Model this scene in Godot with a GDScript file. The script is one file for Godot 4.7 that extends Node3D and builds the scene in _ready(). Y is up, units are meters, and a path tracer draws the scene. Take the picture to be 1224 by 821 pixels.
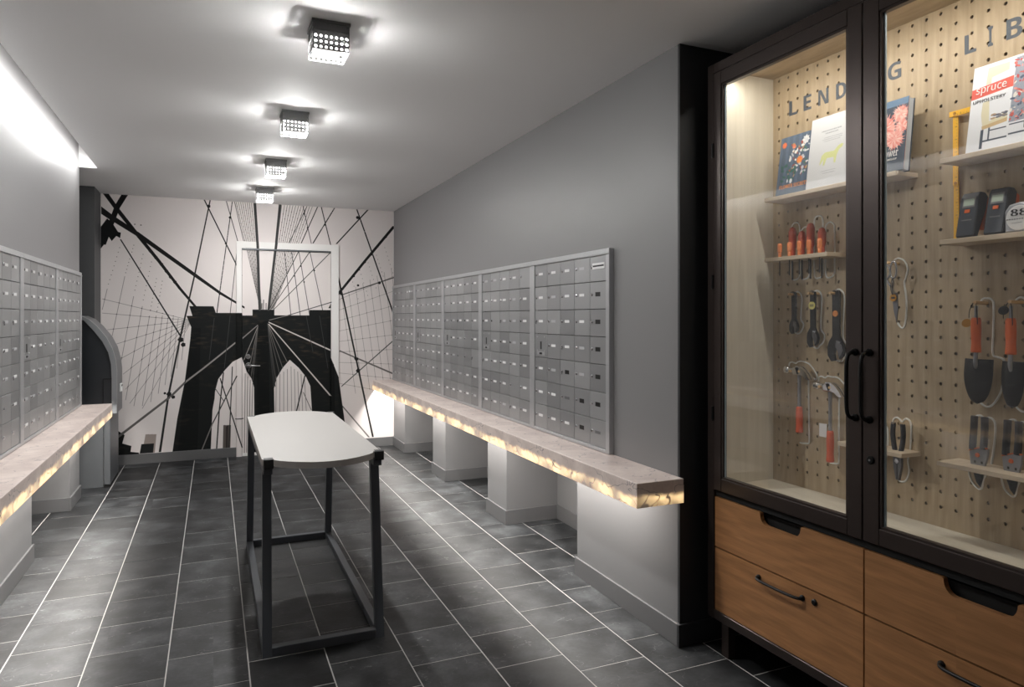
extends Node3D
# A lobby mail room: two facing banks of mailboxes over backlit stone ledges, a bridge mural on the end wall, a steel table and a glazed tool cabinet.
# World axes: x to the right wall, y up, depth d into the room is -z.  Metres.

const CEIL := 2.64
const XR := 1.873        # face of the right wall
const XL := -0.985       # face of the left wall
const DB := 7.708        # face of the end wall
const PEG := 2.31        # face of the pegboard
const MX0 := -1.04
const MW := 2.96

var M := {}
var rng := RandomNumberGenerator.new()
var names := {}

# ---------------------------------------------------------------- nodes
func numbered(called: String) -> String:
	var n: int = names.get(called, 0)
	names[called] = n + 1
	return called if n == 0 else "%s_%03d" % [called, n]

func thing(called: String, label: String, category: String, at := Vector3.ZERO, group := "") -> Node3D:
	var o := Node3D.new()
	o.name = numbered(called)
	add_child(o)
	o.position = at
	o.set_meta("label", label)
	o.set_meta("category", category)
	if group != "":
		o.set_meta("group", group)
	return o

func structure(called: String) -> Node3D:
	var o := Node3D.new()
	o.name = numbered(called)
	add_child(o)
	o.set_meta("kind", "structure")
	return o

# commits a shape as one named mesh; the shape is drawn in world places, so the part is moved back by where its parent stands
func part(called: String, st: SurfaceTool, m: Material, parent: Node3D, label := "") -> MeshInstance3D:
	var o := MeshInstance3D.new()
	o.name = called
	o.mesh = st.commit()
	o.material_override = m
	parent.add_child(o, true)
	var off := Vector3.ZERO
	var p: Node = parent
	while p is Node3D and p != self:
		off += p.position
		p = p.get_parent()
	o.position = -off
	if label != "":
		o.set_meta("label", label)
	return o

# the same mesh again, somewhere else under the parent
func again(src: MeshInstance3D, at: Vector3, parent: Node3D, m: Material = null) -> MeshInstance3D:
	var o := MeshInstance3D.new()
	o.name = String(src.name).rstrip("0123456789")
	o.mesh = src.mesh
	o.material_override = m if m else src.material_override
	parent.add_child(o, true)
	o.position = at
	return o

# ---------------------------------------------------------------- shapes
func mb() -> SurfaceTool:
	var st := SurfaceTool.new()
	st.begin(Mesh.PRIMITIVE_TRIANGLES)
	return st

func P(x: float, y: float, d: float) -> Vector3:
	return Vector3(x, y, -d)

# a place in front of the pegboard: depth d, height y, out = how far it stands off the board
func B(d: float, y: float, out: float) -> Vector3:
	return Vector3(PEG - out, y, -d)

func tri(st: SurfaceTool, a: Vector3, b: Vector3, c: Vector3, n: Vector3, ua := Vector2.ZERO, ub := Vector2.ZERO, uc := Vector2.ZERO) -> void:
	var flip := (b - a).cross(c - a).dot(n) > 0.0
	st.set_normal(n); st.set_uv(ua); st.add_vertex(a)
	if flip:
		st.set_normal(n); st.set_uv(uc); st.add_vertex(c)
		st.set_normal(n); st.set_uv(ub); st.add_vertex(b)
	else:
		st.set_normal(n); st.set_uv(ub); st.add_vertex(b)
		st.set_normal(n); st.set_uv(uc); st.add_vertex(c)

func quad(st: SurfaceTool, a: Vector3, b: Vector3, c: Vector3, d: Vector3, n: Vector3, ua := Vector2(0, 1), ub := Vector2(1, 1), uc := Vector2(1, 0), ud := Vector2(0, 0)) -> void:
	tri(st, a, b, c, n, ua, ub, uc)
	tri(st, a, c, d, n, ua, uc, ud)

# smooth quad: one normal per corner
func squad(st: SurfaceTool, v: Array, n: Array) -> void:
	var mid: Vector3 = n[0] + n[1] + n[2] + n[3]
	for t in [[0, 1, 2], [0, 2, 3]]:
		var a: Vector3 = v[t[0]]
		var b: Vector3 = v[t[1]]
		var c: Vector3 = v[t[2]]
		var order: Array = [t[0], t[2], t[1]] if (b - a).cross(c - a).dot(mid) > 0.0 else t
		for k in order:
			st.set_normal(n[k])
			st.set_uv(Vector2.ZERO)
			st.add_vertex(v[k])

# box between two corners with chamfered edges; bs turns it about its centre
func box(st: SurfaceTool, lo: Vector3, hi: Vector3, ch := 0.0, bs := Basis()) -> void:
	var a := lo.min(hi)
	var b := lo.max(hi)
	var c := (a + b) / 2.0
	var h := (b - a) / 2.0
	ch = minf(ch, minf(h.x, minf(h.y, h.z)) * 0.9)
	if ch <= 0.0:
		for ax in 3:
			for s in [-1.0, 1.0]:
				var n := Vector3.ZERO
				n[ax] = s
				var u := Vector3.ZERO
				u[(ax + 1) % 3] = h[(ax + 1) % 3]
				var v := Vector3.ZERO
				v[(ax + 2) % 3] = h[(ax + 2) % 3]
				var o := n * h[ax]
				quad(st, c + bs * (o - u - v), c + bs * (o + u - v), c + bs * (o + u + v), c + bs * (o - u + v), bs * n)
		return
	var k := h - Vector3(ch, ch, ch)
	for ax in 3:
		var i := (ax + 1) % 3
		var j := (ax + 2) % 3
		for s in [-1.0, 1.0]:
			var n := Vector3.ZERO
			n[ax] = s
			var u := Vector3.ZERO
			u[i] = k[i]
			var v := Vector3.ZERO
			v[j] = k[j]
			var o := n * h[ax]
			quad(st, c + bs * (o - u - v), c + bs * (o + u - v), c + bs * (o + u + v), c + bs * (o - u + v), bs * n)
		# four edges running along ax
		for s in [-1.0, 1.0]:
			for t in [-1.0, 1.0]:
				var e := Vector3.ZERO
				e[ax] = k[ax]
				var p1 := Vector3.ZERO
				p1[i] = s * h[i]
				p1[j] = t * k[j]
				var p2 := Vector3.ZERO
				p2[i] = s * k[i]
				p2[j] = t * h[j]
				var n := Vector3.ZERO
				n[i] = s
				n[j] = t
				quad(st, c + bs * (p1 - e), c + bs * (p1 + e), c + bs * (p2 + e), c + bs * (p2 - e), bs * n.normalized())
	for sx in [-1.0, 1.0]:
		for sy in [-1.0, 1.0]:
			for sz in [-1.0, 1.0]:
				tri(st, c + bs * Vector3(sx * h.x, sy * k.y, sz * k.z), c + bs * Vector3(sx * k.x, sy * h.y, sz * k.z), c + bs * Vector3(sx * k.x, sy * k.y, sz * h.z), bs * (Vector3(sx, sy, sz).normalized()))

# box in room terms: x range, y range, depth range
func room_box(st: SurfaceTool, x0: float, x1: float, y0: float, y1: float, d0: float, d1: float, ch := 0.0) -> void:
	box(st, P(x0, y0, d0), P(x1, y1, d1), ch)

func ring(c: Vector3, ax: Vector3, r: float, n: int) -> Array:
	var u := ax.cross(Vector3.UP if absf(ax.y) < 0.9 else Vector3.RIGHT).normalized()
	var v := ax.cross(u).normalized()
	var out := []
	for i in n:
		var t := TAU * i / n
		out.append(c + (u * cos(t) + v * sin(t)) * r)
	return out

# lathe: radii along an axis from p in direction ax; prof holds Vector2(distance, radius)
func lathe(st: SurfaceTool, p: Vector3, ax: Vector3, prof: Array, n := 16) -> void:
	ax = ax.normalized()
	for k in prof.size() - 1:
		var a: Vector2 = prof[k]
		var b: Vector2 = prof[k + 1]
		var ra := ring(p + ax * a.x, ax, maxf(a.y, 0.00001), n)
		var rb := ring(p + ax * b.x, ax, maxf(b.y, 0.00001), n)
		var sl := Vector2(b.x - a.x, b.y - a.y)
		for i in n:
			var j := (i + 1) % n
			var na: Vector3 = ra[i] - (p + ax * a.x)
			var nb: Vector3 = ra[j] - (p + ax * a.x)
			na = (na.normalized() * sl.x - ax * sl.y).normalized()
			nb = (nb.normalized() * sl.x - ax * sl.y).normalized()
			squad(st, [ra[i], ra[j], rb[j], rb[i]], [na, nb, nb, na])

func cyl(st: SurfaceTool, a: Vector3, b: Vector3, r0: float, r1 := -1.0, n := 14) -> void:
	if r1 < 0.0:
		r1 = r0
	var l := a.distance_to(b)
	lathe(st, a, b - a, [Vector2(0, 0), Vector2(0, r0), Vector2(l, r1), Vector2(l, 0)], n)

# tube along points
func tube(st: SurfaceTool, pts: Array, r: float, n := 8, closed := false) -> void:
	var rings := []
	var cnt := pts.size()
	var u := Vector3.ZERO
	for i in cnt:
		var a: Vector3 = pts[(i - 1 + cnt) % cnt] if closed or i > 0 else pts[0]
		var b: Vector3 = pts[(i + 1) % cnt] if closed or i < cnt - 1 else pts[cnt - 1]
		var t := (b - a).normalized()
		if i == 0:
			u = t.cross(Vector3.UP if absf(t.y) < 0.9 else Vector3.RIGHT).normalized()
		else:
			u = (u - t * u.dot(t)).normalized()
		var v := t.cross(u)
		var rg := []
		for k in n:
			var ang := TAU * k / n
			rg.append([pts[i] + (u * cos(ang) + v * sin(ang)) * r, u * cos(ang) + v * sin(ang)])
		rings.append(rg)
	for i in (cnt if closed else cnt - 1):
		var ra: Array = rings[i]
		var rb: Array = rings[(i + 1) % cnt]
		for k in n:
			var k2 := (k + 1) % n
			squad(st, [ra[k][0], ra[k2][0], rb[k2][0], rb[k][0]], [ra[k][1], ra[k2][1], rb[k2][1], rb[k][1]])
	if not closed:
		for e in [[0, 1], [cnt - 1, cnt - 2]]:
			var n0: Vector3 = (pts[e[0]] - pts[e[1]]).normalized()
			var rg: Array = rings[e[0]]
			for k in n:
				tri(st, pts[e[0]], rg[k][0], rg[(k + 1) % n][0], n0)

# Catmull-Rom through points
func smooth(pts: Array, per := 5, closed := false) -> Array:
	var out := []
	var c := pts.size()
	for i in (c if closed else c - 1):
		var p0: Vector3 = pts[(i - 1 + c) % c] if closed or i > 0 else pts[0]
		var p1: Vector3 = pts[i]
		var p2: Vector3 = pts[(i + 1) % c]
		var p3: Vector3 = pts[(i + 2) % c] if closed or i < c - 2 else pts[c - 1]
		for k in per:
			var t := float(k) / per
			out.append(0.5 * ((2.0 * p1) + (p2 - p0) * t + (2.0 * p0 - 5.0 * p1 + 4.0 * p2 - p3) * t * t + (3.0 * p1 - p0 - 3.0 * p2 + p3) * t * t * t))
	if not closed:
		out.append(pts[c - 1])
	return out

# flat outline pushed out along n by h, with a chamfer c round its front rim; o origin, u and v the axes of the outline
func extr(st: SurfaceTool, poly: PackedVector2Array, o: Vector3, u: Vector3, v: Vector3, h: float, c := 0.0) -> void:
	var n := u.cross(v).normalized()
	var front := poly
	if c > 0.0:
		var shr := Geometry2D.offset_polygon(poly, -c)
		if shr.size() == 1 and shr[0].size() == poly.size():
			front = shr[0]
			# match the starting corner
			var best := 0
			for k in front.size():
				if front[k].distance_squared_to(poly[0]) < front[best].distance_squared_to(poly[0]):
					best = k
			var turned := PackedVector2Array()
			for k in front.size():
				turned.append(front[(best + k) % front.size()])
			front = turned
			if Geometry2D.is_polygon_clockwise(front) != Geometry2D.is_polygon_clockwise(poly):
				front = poly
				c = 0.0
		else:
			c = 0.0
	for side in 2:
		var pl := front if side == 1 else poly
		var off := n * (h if side == 1 else 0.0)
		var idx := Geometry2D.triangulate_polygon(pl)
		var nn := n if side == 1 else -n
		for k in range(0, idx.size(), 3):
			var a := pl[idx[k]]
			var b := pl[idx[k + 1]]
			var d := pl[idx[k + 2]]
			tri(st, o + u * a.x + v * a.y + off, o + u * b.x + v * b.y + off, o + u * d.x + v * d.y + off, nn, a, b, d)
	var cw := Geometry2D.is_polygon_clockwise(poly)
	for k in poly.size():
		var a := poly[k]
		var b := poly[(k + 1) % poly.size()]
		var e := (b - a).normalized()
		var sn := u * e.y - v * e.x
		if not cw:
			pass
		else:
			sn = -sn
		if Geometry2D.is_point_in_polygon((a + b) / 2.0 + Vector2(e.y, -e.x) * 0.0005 * (-1.0 if cw else 1.0), poly):
			sn = -sn
		var top := h - c
		quad(st, o + u * a.x + v * a.y, o + u * b.x + v * b.y, o + u * b.x + v * b.y + n * top, o + u * a.x + v * a.y + n * top, sn)
		if c > 0.0:
			var fa := front[k]
			var fb := front[(k + 1) % front.size()]
			quad(st, o + u * a.x + v * a.y + n * top, o + u * b.x + v * b.y + n * top, o + u * fb.x + v * fb.y + n * h, o + u * fa.x + v * fa.y + n * h, (sn + n).normalized())

func pv(flat: Array) -> PackedVector2Array:
	var out := PackedVector2Array()
	for i in range(0, flat.size(), 2):
		out.append(Vector2(flat[i], flat[i + 1]))
	return out

# outline given as depth and height on the board: x of the outline runs towards the camera
func board_extr(st: SurfaceTool, flat: Array, out0: float, h: float, c := 0.0) -> void:
	var q := PackedVector2Array()
	for i in range(0, flat.size(), 2):
		q.append(Vector2(-flat[i], flat[i + 1]))
	extr(st, q, Vector3(PEG - out0, 0, 0), Vector3(0, 0, 1), Vector3(0, 1, 0), h, c)

# sheet with a grid of round holes: corner o, axes u, v, holes at the centres of nu x nv cells
func pierced(st: SurfaceTool, o: Vector3, u: Vector3, v: Vector3, su: float, sv: float, nu: int, nv: int, r: float, th: float, sides := 8) -> void:
	var n := u.cross(v).normalized()
	var cu := su / nu
	var cv := sv / nv
	for i in nu:
		for j in nv:
			var c := o + u * (cu * (i + 0.5)) + v * (cv * (j + 0.5))
			for k in sides:
				var dir := []
				for e in 2:
					var t := TAU * (k + e) / sides
					var w := Vector2(cos(t), sin(t))
					var s := minf(cu / 2.0 / maxf(absf(w.x), 1e-6), cv / 2.0 / maxf(absf(w.y), 1e-6))
					dir.append([w * r, w * s])
				var q := []
				for e in 2:
					for f in 2:
						q.append(c + u * dir[e][f].x + v * dir[e][f].y)
				# corner of the cell lies between the two rays when they leave through different sides
				quad(st, q[0], q[1], q[3], q[2], n)
				quad(st, q[0] - n * th, q[1] - n * th, q[3] - n * th, q[2] - n * th, -n)
				quad(st, q[0], q[2], q[2] - n * th, q[0] - n * th, (c - (q[0] + q[2]) / 2.0).normalized())

# ---------------------------------------------------------------- materials
func mat(called: String, c: Color, rough := 0.6, metal := 0.0) -> StandardMaterial3D:
	var m := StandardMaterial3D.new()
	m.resource_name = called
	m.albedo_color = c
	m.roughness = rough
	m.metallic = metal
	M[called] = m
	return m

func g(v: int) -> Color:
	return Color8(v, v, v)

func tex(im: Image) -> ImageTexture:
	return ImageTexture.create_from_image(im)

func triplanar(m: StandardMaterial3D, t: Texture2D, sc: Vector3, off := Vector3.ZERO) -> void:
	m.albedo_texture = t
	m.uv1_triplanar = true
	m.uv1_world_triplanar = true
	m.uv1_scale = sc
	m.uv1_offset = off
	m.uv1_triplanar_sharpness = 8.0

func noise(sd: int, fr: float, oct := 4) -> FastNoiseLite:
	var n := FastNoiseLite.new()
	n.seed = sd
	n.frequency = fr
	n.noise_type = FastNoiseLite.TYPE_SIMPLEX_SMOOTH
	n.fractal_octaves = oct
	return n

# straight-grained veneer; the grain runs along v, or along u when lying
func wood(w: int, h: int, sd: int, dark: Color, light: Color, lying := false, figure := 0.35, stretch := 14.0) -> ImageTexture:
	var im := Image.create(w, h, false, Image.FORMAT_RGB8)
	var a := noise(sd, 0.004, 3)
	var b := noise(sd + 7, 0.05, 3)
	var f := noise(sd + 13, 0.16, 2)
	for y in h:
		for x in w:
			var s := float(y if lying else x)
			var t := float(x if lying else y)
			var warp := a.get_noise_2d(s * 1.2, t / 3.0) * 60.0
			var rings := 0.5 + 0.5 * sin((s + warp) * 0.16)
			var fine := 0.5 + 0.5 * b.get_noise_2d(s * 1.5, t / stretch)
			var pore := f.get_noise_2d(s * 2.0, t / (stretch * 1.6))
			var k := clampf(rings * figure + fine * (1.0 - figure) - maxf(pore, 0.0) * 0.35, 0.0, 1.0)
			im.set_pixel(x, y, dark.lerp(light, k))
	return tex(im)

func stone_tex(n: int, sd: int, base: Color, dark: Color, vein: Color, veins: float, fr := 0.006, contrast := 0.5) -> Image:
	var im := Image.create(n, n, false, Image.FORMAT_RGB8)
	var a := noise(sd, fr, 5)
	var b := noise(sd + 3, fr * 1.3, 4)
	var c := noise(sd + 9, 0.05, 3)
	for y in n:
		for x in n:
			# blend of the field with itself turned over makes the edges meet
			var v := 0.5 + contrast * a.get_noise_2d(x, y) + 0.15 * c.get_noise_2d(x, y)
			var col := dark.lerp(base, clampf(v, 0.0, 1.0))
			var r := absf(b.get_noise_2d(x * 0.8 + 40.0 * a.get_noise_2d(x * 0.7, y * 0.7), y * 1.3))
			var w := clampf(1.0 - r / veins, 0.0, 1.0)
			col = col.lerp(vein, w * w * clampf(0.35 + a.get_noise_2d(x + 500.0, y) * 1.6, 0.0, 0.85))
			im.set_pixel(x, y, col)
	return im

# ---------------------------------------------------------------- mural print
func wall_px(im: Image, x: float, y: float) -> Vector2:
	return Vector2((x - MX0) / MW * im.get_width(), (1.0 - y / CEIL) * im.get_height())

func blend(im: Image, x: int, y: int, c: Color, k: float) -> void:
	if k > 0.0 and x >= 0 and y >= 0 and x < im.get_width() and y < im.get_height():
		im.set_pixel(x, y, im.get_pixel(x, y).lerp(c, minf(k, 1.0)))

func stroke(im: Image, a: Vector2, b: Vector2, wa: float, wb: float, c: Color) -> void:
	var d := b - a
	var steep := absf(d.y) > absf(d.x)
	var l := d.length()
	if l < 0.01:
		return
	var lead := absf(d.y if steep else d.x)
	var sgn := signf(d.y if steep else d.x)
	var n := int(lead)
	for i in n + 1:
		var t := clampf(float(i) / maxf(lead, 1.0), 0.0, 1.0)
		var p := a + d * t
		var hw := lerpf(wa, wb, t) * 0.5 * l / lead
		var cen := p.x if steep else p.y
		var along := int(round(p.y if steep else p.x))
		for q in range(int(floor(cen - hw - 1.0)), int(ceil(cen + hw + 1.0)) + 1):
			var k := clampf(hw + 0.5 - absf(q - cen), 0.0, minf(1.0, hw * 2.0))
			if steep:
				blend(im, q, along, c, k)
			else:
				blend(im, along, q, c, k)

func fill(im: Image, pts: PackedVector2Array, c: Color) -> void:
	var lo := pts[0]
	var hi := pts[0]
	for p in pts:
		lo = lo.min(p)
		hi = hi.max(p)
	for y in range(maxi(int(lo.y), 0), mini(int(hi.y) + 1, im.get_height())):
		var xs := []
		for i in pts.size():
			var a := pts[i]
			var b := pts[(i + 1) % pts.size()]
			if (a.y > y + 0.5) != (b.y > y + 0.5):
				xs.append(a.x + (y + 0.5 - a.y) / (b.y - a.y) * (b.x - a.x))
		xs.sort()
		for k in range(0, xs.size() - 1, 2):
			for x in range(maxi(int(xs[k]), 0), mini(int(xs[k + 1]) + 1, im.get_width())):
				blend(im, x, y, c, minf(1.0, minf(x + 1.0 - xs[k], xs[k + 1] - x)))

func mural_lines(im: Image, group: Array) -> void:
	var sc := im.get_width() / MW
	for s in group:
		var v: int = s[0]
		var c := Color8(v, v, v) if v < 80 else Color8(v, int(v * 0.97), int(v * 0.95))
		var p: Array = s[3]
		var segs := p.size() / 2 - 1
		for i in segs:
			var wa := lerpf(s[1], s[2], float(i) / segs) * sc
			var wb := lerpf(s[1], s[2], float(i + 1) / segs) * sc
			stroke(im, wall_px(im, p[i * 2], p[i * 2 + 1]), wall_px(im, p[i * 2 + 2], p[i * 2 + 3]), wa, wb, c)

func mural_texture() -> ImageTexture:
	var im := Image.create(1480, 1320, false, Image.FORMAT_RGB8)
	var sky := Color8(222, 215, 213)
	im.fill(sky)
	for grp in [mural_strokes_0(), mural_strokes_1(), mural_strokes_2()]:
		mural_lines(im, grp)
	for grp in [mural_knots_0(), mural_knots_1(), mural_knots_2(), mural_knots_3()]:
		for k in grp:
			var p := wall_px(im, k.x, k.y)
			var r: float = k.z * 0.5 * im.get_width() / MW
			var c := PackedVector2Array()
			for i in 10:
				c.append(p + Vector2(cos(TAU * i / 10), sin(TAU * i / 10)) * r * (1.0 + 0.25 * (i % 2)))
			fill(im, c, Color8(34, 33, 33) if k.z > 0.014 else Color8(80, 76, 75))
	# the casing of the door is painted plain
	var white := Color8(232, 230, 228)
	for r in [[0.218, 0.27, 0.0, 2.232], [1.176, 1.258, 0.0, 2.232], [0.218, 1.258, 2.163, 2.232]]:
		var a := wall_px(im, r[0], r[3])
		var b := wall_px(im, r[1], r[2])
		fill(im, PackedVector2Array([a, Vector2(b.x, a.y), b, Vector2(a.x, b.y)]), white)
	for s in mural_shapes_0():
		var v: int = s[0]
		var c := sky if v < 0 else (Color8(v - 2, v, v) if v < 40 else Color8(v, int(v * 0.93), int(v * 0.89)))
		var q := PackedVector2Array()
		for i in range(0, s[1].size(), 2):
			q.append(wall_px(im, s[1][i], s[1][i + 1]))
		fill(im, q, c)
	# courses of masonry on the tower, a little browner
	var nz := noise(5, 0.02, 3)
	var fz := noise(8, 0.006, 2)
	for y in im.get_height():
		for x in im.get_width():
			var c := im.get_pixel(x, y)
			if c.r8 < 32 and c.r8 > 17 and y > 500:
				var k := clampf(nz.get_noise_2d(x * 0.5, y * 2.2) * 1.6, 0.0, 1.0) * clampf(0.5 + 2.0 * fz.get_noise_2d(x, y), 0.0, 1.0) * (1.0 if y < 850 else 0.4)
				im.set_pixel(x, y, c.lerp(Color8(72, 60, 50), k * 0.7))
	for grp in [mural_cables_0(), mural_cables_1()]:
		mural_lines(im, grp)
	return tex(im)

# ---------------------------------------------------------------- materials list
func materials() -> void:
	mat("ceiling_paint", g(240), 0.75)
	mat("wall_paint", Color8(126, 125, 126), 0.42)
	mat("dark_paint", Color8(46, 47, 49), 0.55)
	mat("pier_paint", Color8(110, 110, 111), 0.5)
	mat("base_paint", Color8(92, 92, 93), 0.4)
	mat("grout", Color8(176, 174, 172), 0.8)
	mat("steel_frame", Color8(82, 86, 92), 0.42, 0.35)
	mat("black_cap", Color8(20, 20, 21), 0.5)
	mat("worktop", Color8(162, 159, 156), 0.5)
	mat("aluminium", Color8(150, 151, 153), 0.36, 0.75)
	mat("aluminium_frame", Color8(186, 187, 189), 0.38, 0.6)
	mat("chrome", Color8(214, 214, 216), 0.16, 1.0)
	mat("slot_white", Color8(226, 226, 226), 0.5)
	mat("slot_grey", Color8(120, 121, 123), 0.45, 0.5)
	mat("slot_black", Color8(10, 10, 10), 0.4)
	mat("bronze", Color8(62, 53, 50), 0.34, 0.55)
	mat("black_metal", Color8(18, 18, 19), 0.38, 0.4)
	mat("gap", Color8(8, 8, 8), 0.9)
	mat("lamp_metal", Color8(92, 92, 92), 0.4, 0.3)
	mat("orange", Color8(212, 98, 42), 0.42)
	mat("orange_grip", Color8(214, 92, 54), 0.5)
	mat("amber", Color8(246, 150, 92), 0.2)
	mat("brick_red", Color8(178, 70, 34), 0.38)
	mat("tool_black", Color8(18, 19, 22), 0.45, 0.2)
	mat("rubber", Color8(28, 32, 38), 0.55)
	mat("tool_steel", Color8(120, 120, 124), 0.3, 0.9)
	mat("grey_steel", Color8(150, 152, 156), 0.4, 0.7)
	mat("outline_white", Color8(226, 226, 220), 0.6)
	mat("letter_grey", Color8(58, 67, 77), 0.5)
	mat("peg_wood", Color8(222, 184, 134), 0.6)
	mat("oblong_white", Color8(232, 231, 228), 0.7)
	mat("pages", Color8(196, 204, 214), 0.75)
	mat("yellow", Color8(240, 182, 22), 0.45)
	mat("ink", Color8(28, 28, 30), 0.6)
	mat("ink_soft", Color8(150, 152, 156), 0.6)
	mat("ink_white", Color8(244, 242, 238), 0.6)
	mat("ink_orange", Color8(218, 138, 72), 0.6)
	mat("tag_yellow", Color8(226, 216, 124), 0.5)
	mat("tag_brass", Color8(180, 128, 48), 0.4, 0.5)
	mat("device", Color8(46, 52, 62), 0.42)
	mat("screen", Color8(176, 190, 176), 0.15)
	mat("pilaster_paint", Color8(66, 67, 69), 0.55)
	mat("kiosk_grey", Color8(98, 101, 104), 0.36, 0.45)
	mat("kiosk_light", Color8(150, 153, 156), 0.32, 0.5)
	mat("kiosk_dark", Color8(40, 43, 47), 0.3, 0.1)
	mat("leak_white", Color8(226, 226, 224), 0.5)
	var gl := mat("glass", Color(1, 1, 1, 0.04), 0.0)
	gl.transparency = BaseMaterial3D.TRANSPARENCY_ALPHA
	gl.cull_mode = BaseMaterial3D.CULL_DISABLED
	mat("edge_highlight", Color8(146, 158, 164), 0.1)

	var birch := wood(512, 1024, 21, Color8(160, 140, 110), Color8(188, 168, 137), false, 0.3, 16.0)
	triplanar(mat("birch", Color(1, 1, 1), 0.5), birch, Vector3(1.4, 0.7, 1.4))
	var pale := wood(256, 512, 25, Color8(214, 206, 188), Color8(232, 225, 208), false, 0.22, 16.0)
	triplanar(mat("birch_pale", Color(1, 1, 1), 0.45), pale, Vector3(1.3, 0.6, 1.3), Vector3(0.31, 0.2, 0.1))
	var ply := wood(512, 512, 33, Color8(196, 178, 152), Color8(216, 200, 176), true, 0.25, 14.0)
	triplanar(mat("shelf_wood", Color(1, 1, 1), 0.5), ply, Vector3(1.6, 2.2, 1.6))
	var oak := wood(1024, 512, 47, Color8(142, 100, 63), Color8(182, 131, 86), true, 0.34, 10.0)
	triplanar(mat("oak", Color(1, 1, 1), 0.42), oak, Vector3(0.75, 1.3, 0.75))

	var slate := stone_tex(1024, 3, Color8(76, 78, 80), Color8(22, 23, 25), Color8(150, 150, 150), 0.02, 0.0045, 0.75)
	var st := tex(slate)
	var i := 0
	for v in [224, 255, 190, 212, 168, 240]:
		var m := mat("slate_%d" % i, Color8(v, v, v), 0.52)
		m.metallic_specular = 0.42
		triplanar(m, st, Vector3(0.85, 0.85, 0.85), Vector3(0.37 * i, 0.13 * i, 0.61 * i))
		m.heightmap_enabled = true
		m.heightmap_texture = st
		m.heightmap_scale = 0.25
		i += 1
	var marble := stone_tex(1024, 61, Color8(236, 222, 214), Color8(204, 188, 182), Color8(62, 58, 68), 0.05, 0.004, 0.8)
	var mt := tex(marble)
	triplanar(mat("marble", Color(1, 1, 1), 0.32), mt, Vector3(1.1, 1.1, 1.1))

	# backlight of the stone painted as an emission map, strongest in its lower half
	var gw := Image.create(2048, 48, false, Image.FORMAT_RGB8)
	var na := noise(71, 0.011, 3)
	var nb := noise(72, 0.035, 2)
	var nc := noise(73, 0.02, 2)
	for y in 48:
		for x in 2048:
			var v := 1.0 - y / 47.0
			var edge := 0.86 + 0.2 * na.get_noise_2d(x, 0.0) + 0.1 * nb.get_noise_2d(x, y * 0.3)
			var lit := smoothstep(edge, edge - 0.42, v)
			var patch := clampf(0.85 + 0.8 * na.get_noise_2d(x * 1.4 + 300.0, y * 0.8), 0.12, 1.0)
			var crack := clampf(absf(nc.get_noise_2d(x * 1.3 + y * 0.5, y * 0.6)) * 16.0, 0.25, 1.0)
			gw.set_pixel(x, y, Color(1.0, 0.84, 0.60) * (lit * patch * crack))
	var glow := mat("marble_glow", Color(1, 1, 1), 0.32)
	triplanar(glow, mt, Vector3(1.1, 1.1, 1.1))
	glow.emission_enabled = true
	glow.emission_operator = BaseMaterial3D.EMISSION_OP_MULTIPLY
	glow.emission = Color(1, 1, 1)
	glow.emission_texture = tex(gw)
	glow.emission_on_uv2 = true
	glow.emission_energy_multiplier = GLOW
	var le := mat("led", Color(1, 1, 1), 0.5)
	le.emission_enabled = true
	le.emission = Color(1, 0.97, 0.93)
	le.emission_energy_multiplier = 4.0
	var bu := mat("diffuser", Color(1, 1, 1), 0.5)
	bu.emission_enabled = true
	bu.emission = Color(1, 0.99, 0.97)
	bu.emission_energy_multiplier = 1.05
	var mu := mat("mural", Color(1, 1, 1), 0.7)
	mu.metallic_specular = 0.25
	mu.albedo_texture = mural_texture()

# ---------------------------------------------------------------- lights
func strip_light(called: String, at: Vector3, towards: Vector3, up: Vector3, size: Vector2, energy: float, c: Color) -> void:
	var l := AreaLight3D.new()
	l.name = called
	add_child(l, true)
	l.basis = Basis.looking_at(towards, up)
	l.position = at
	l.area_size = size
	l.light_energy = energy
	l.light_color = c
	l.shadow_enabled = true
	l.area_range = 12.0
	l.area_attenuation = 2.0

# ---------------------------------------------------------------- scene
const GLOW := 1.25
const LAMP_E := 1.9
const LEDGE_E := 1.2
const COVE_E := 0.7
const CASE_E := 0.54
const LAMPS := [2.856, 4.178, 5.51, 6.75]

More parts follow.
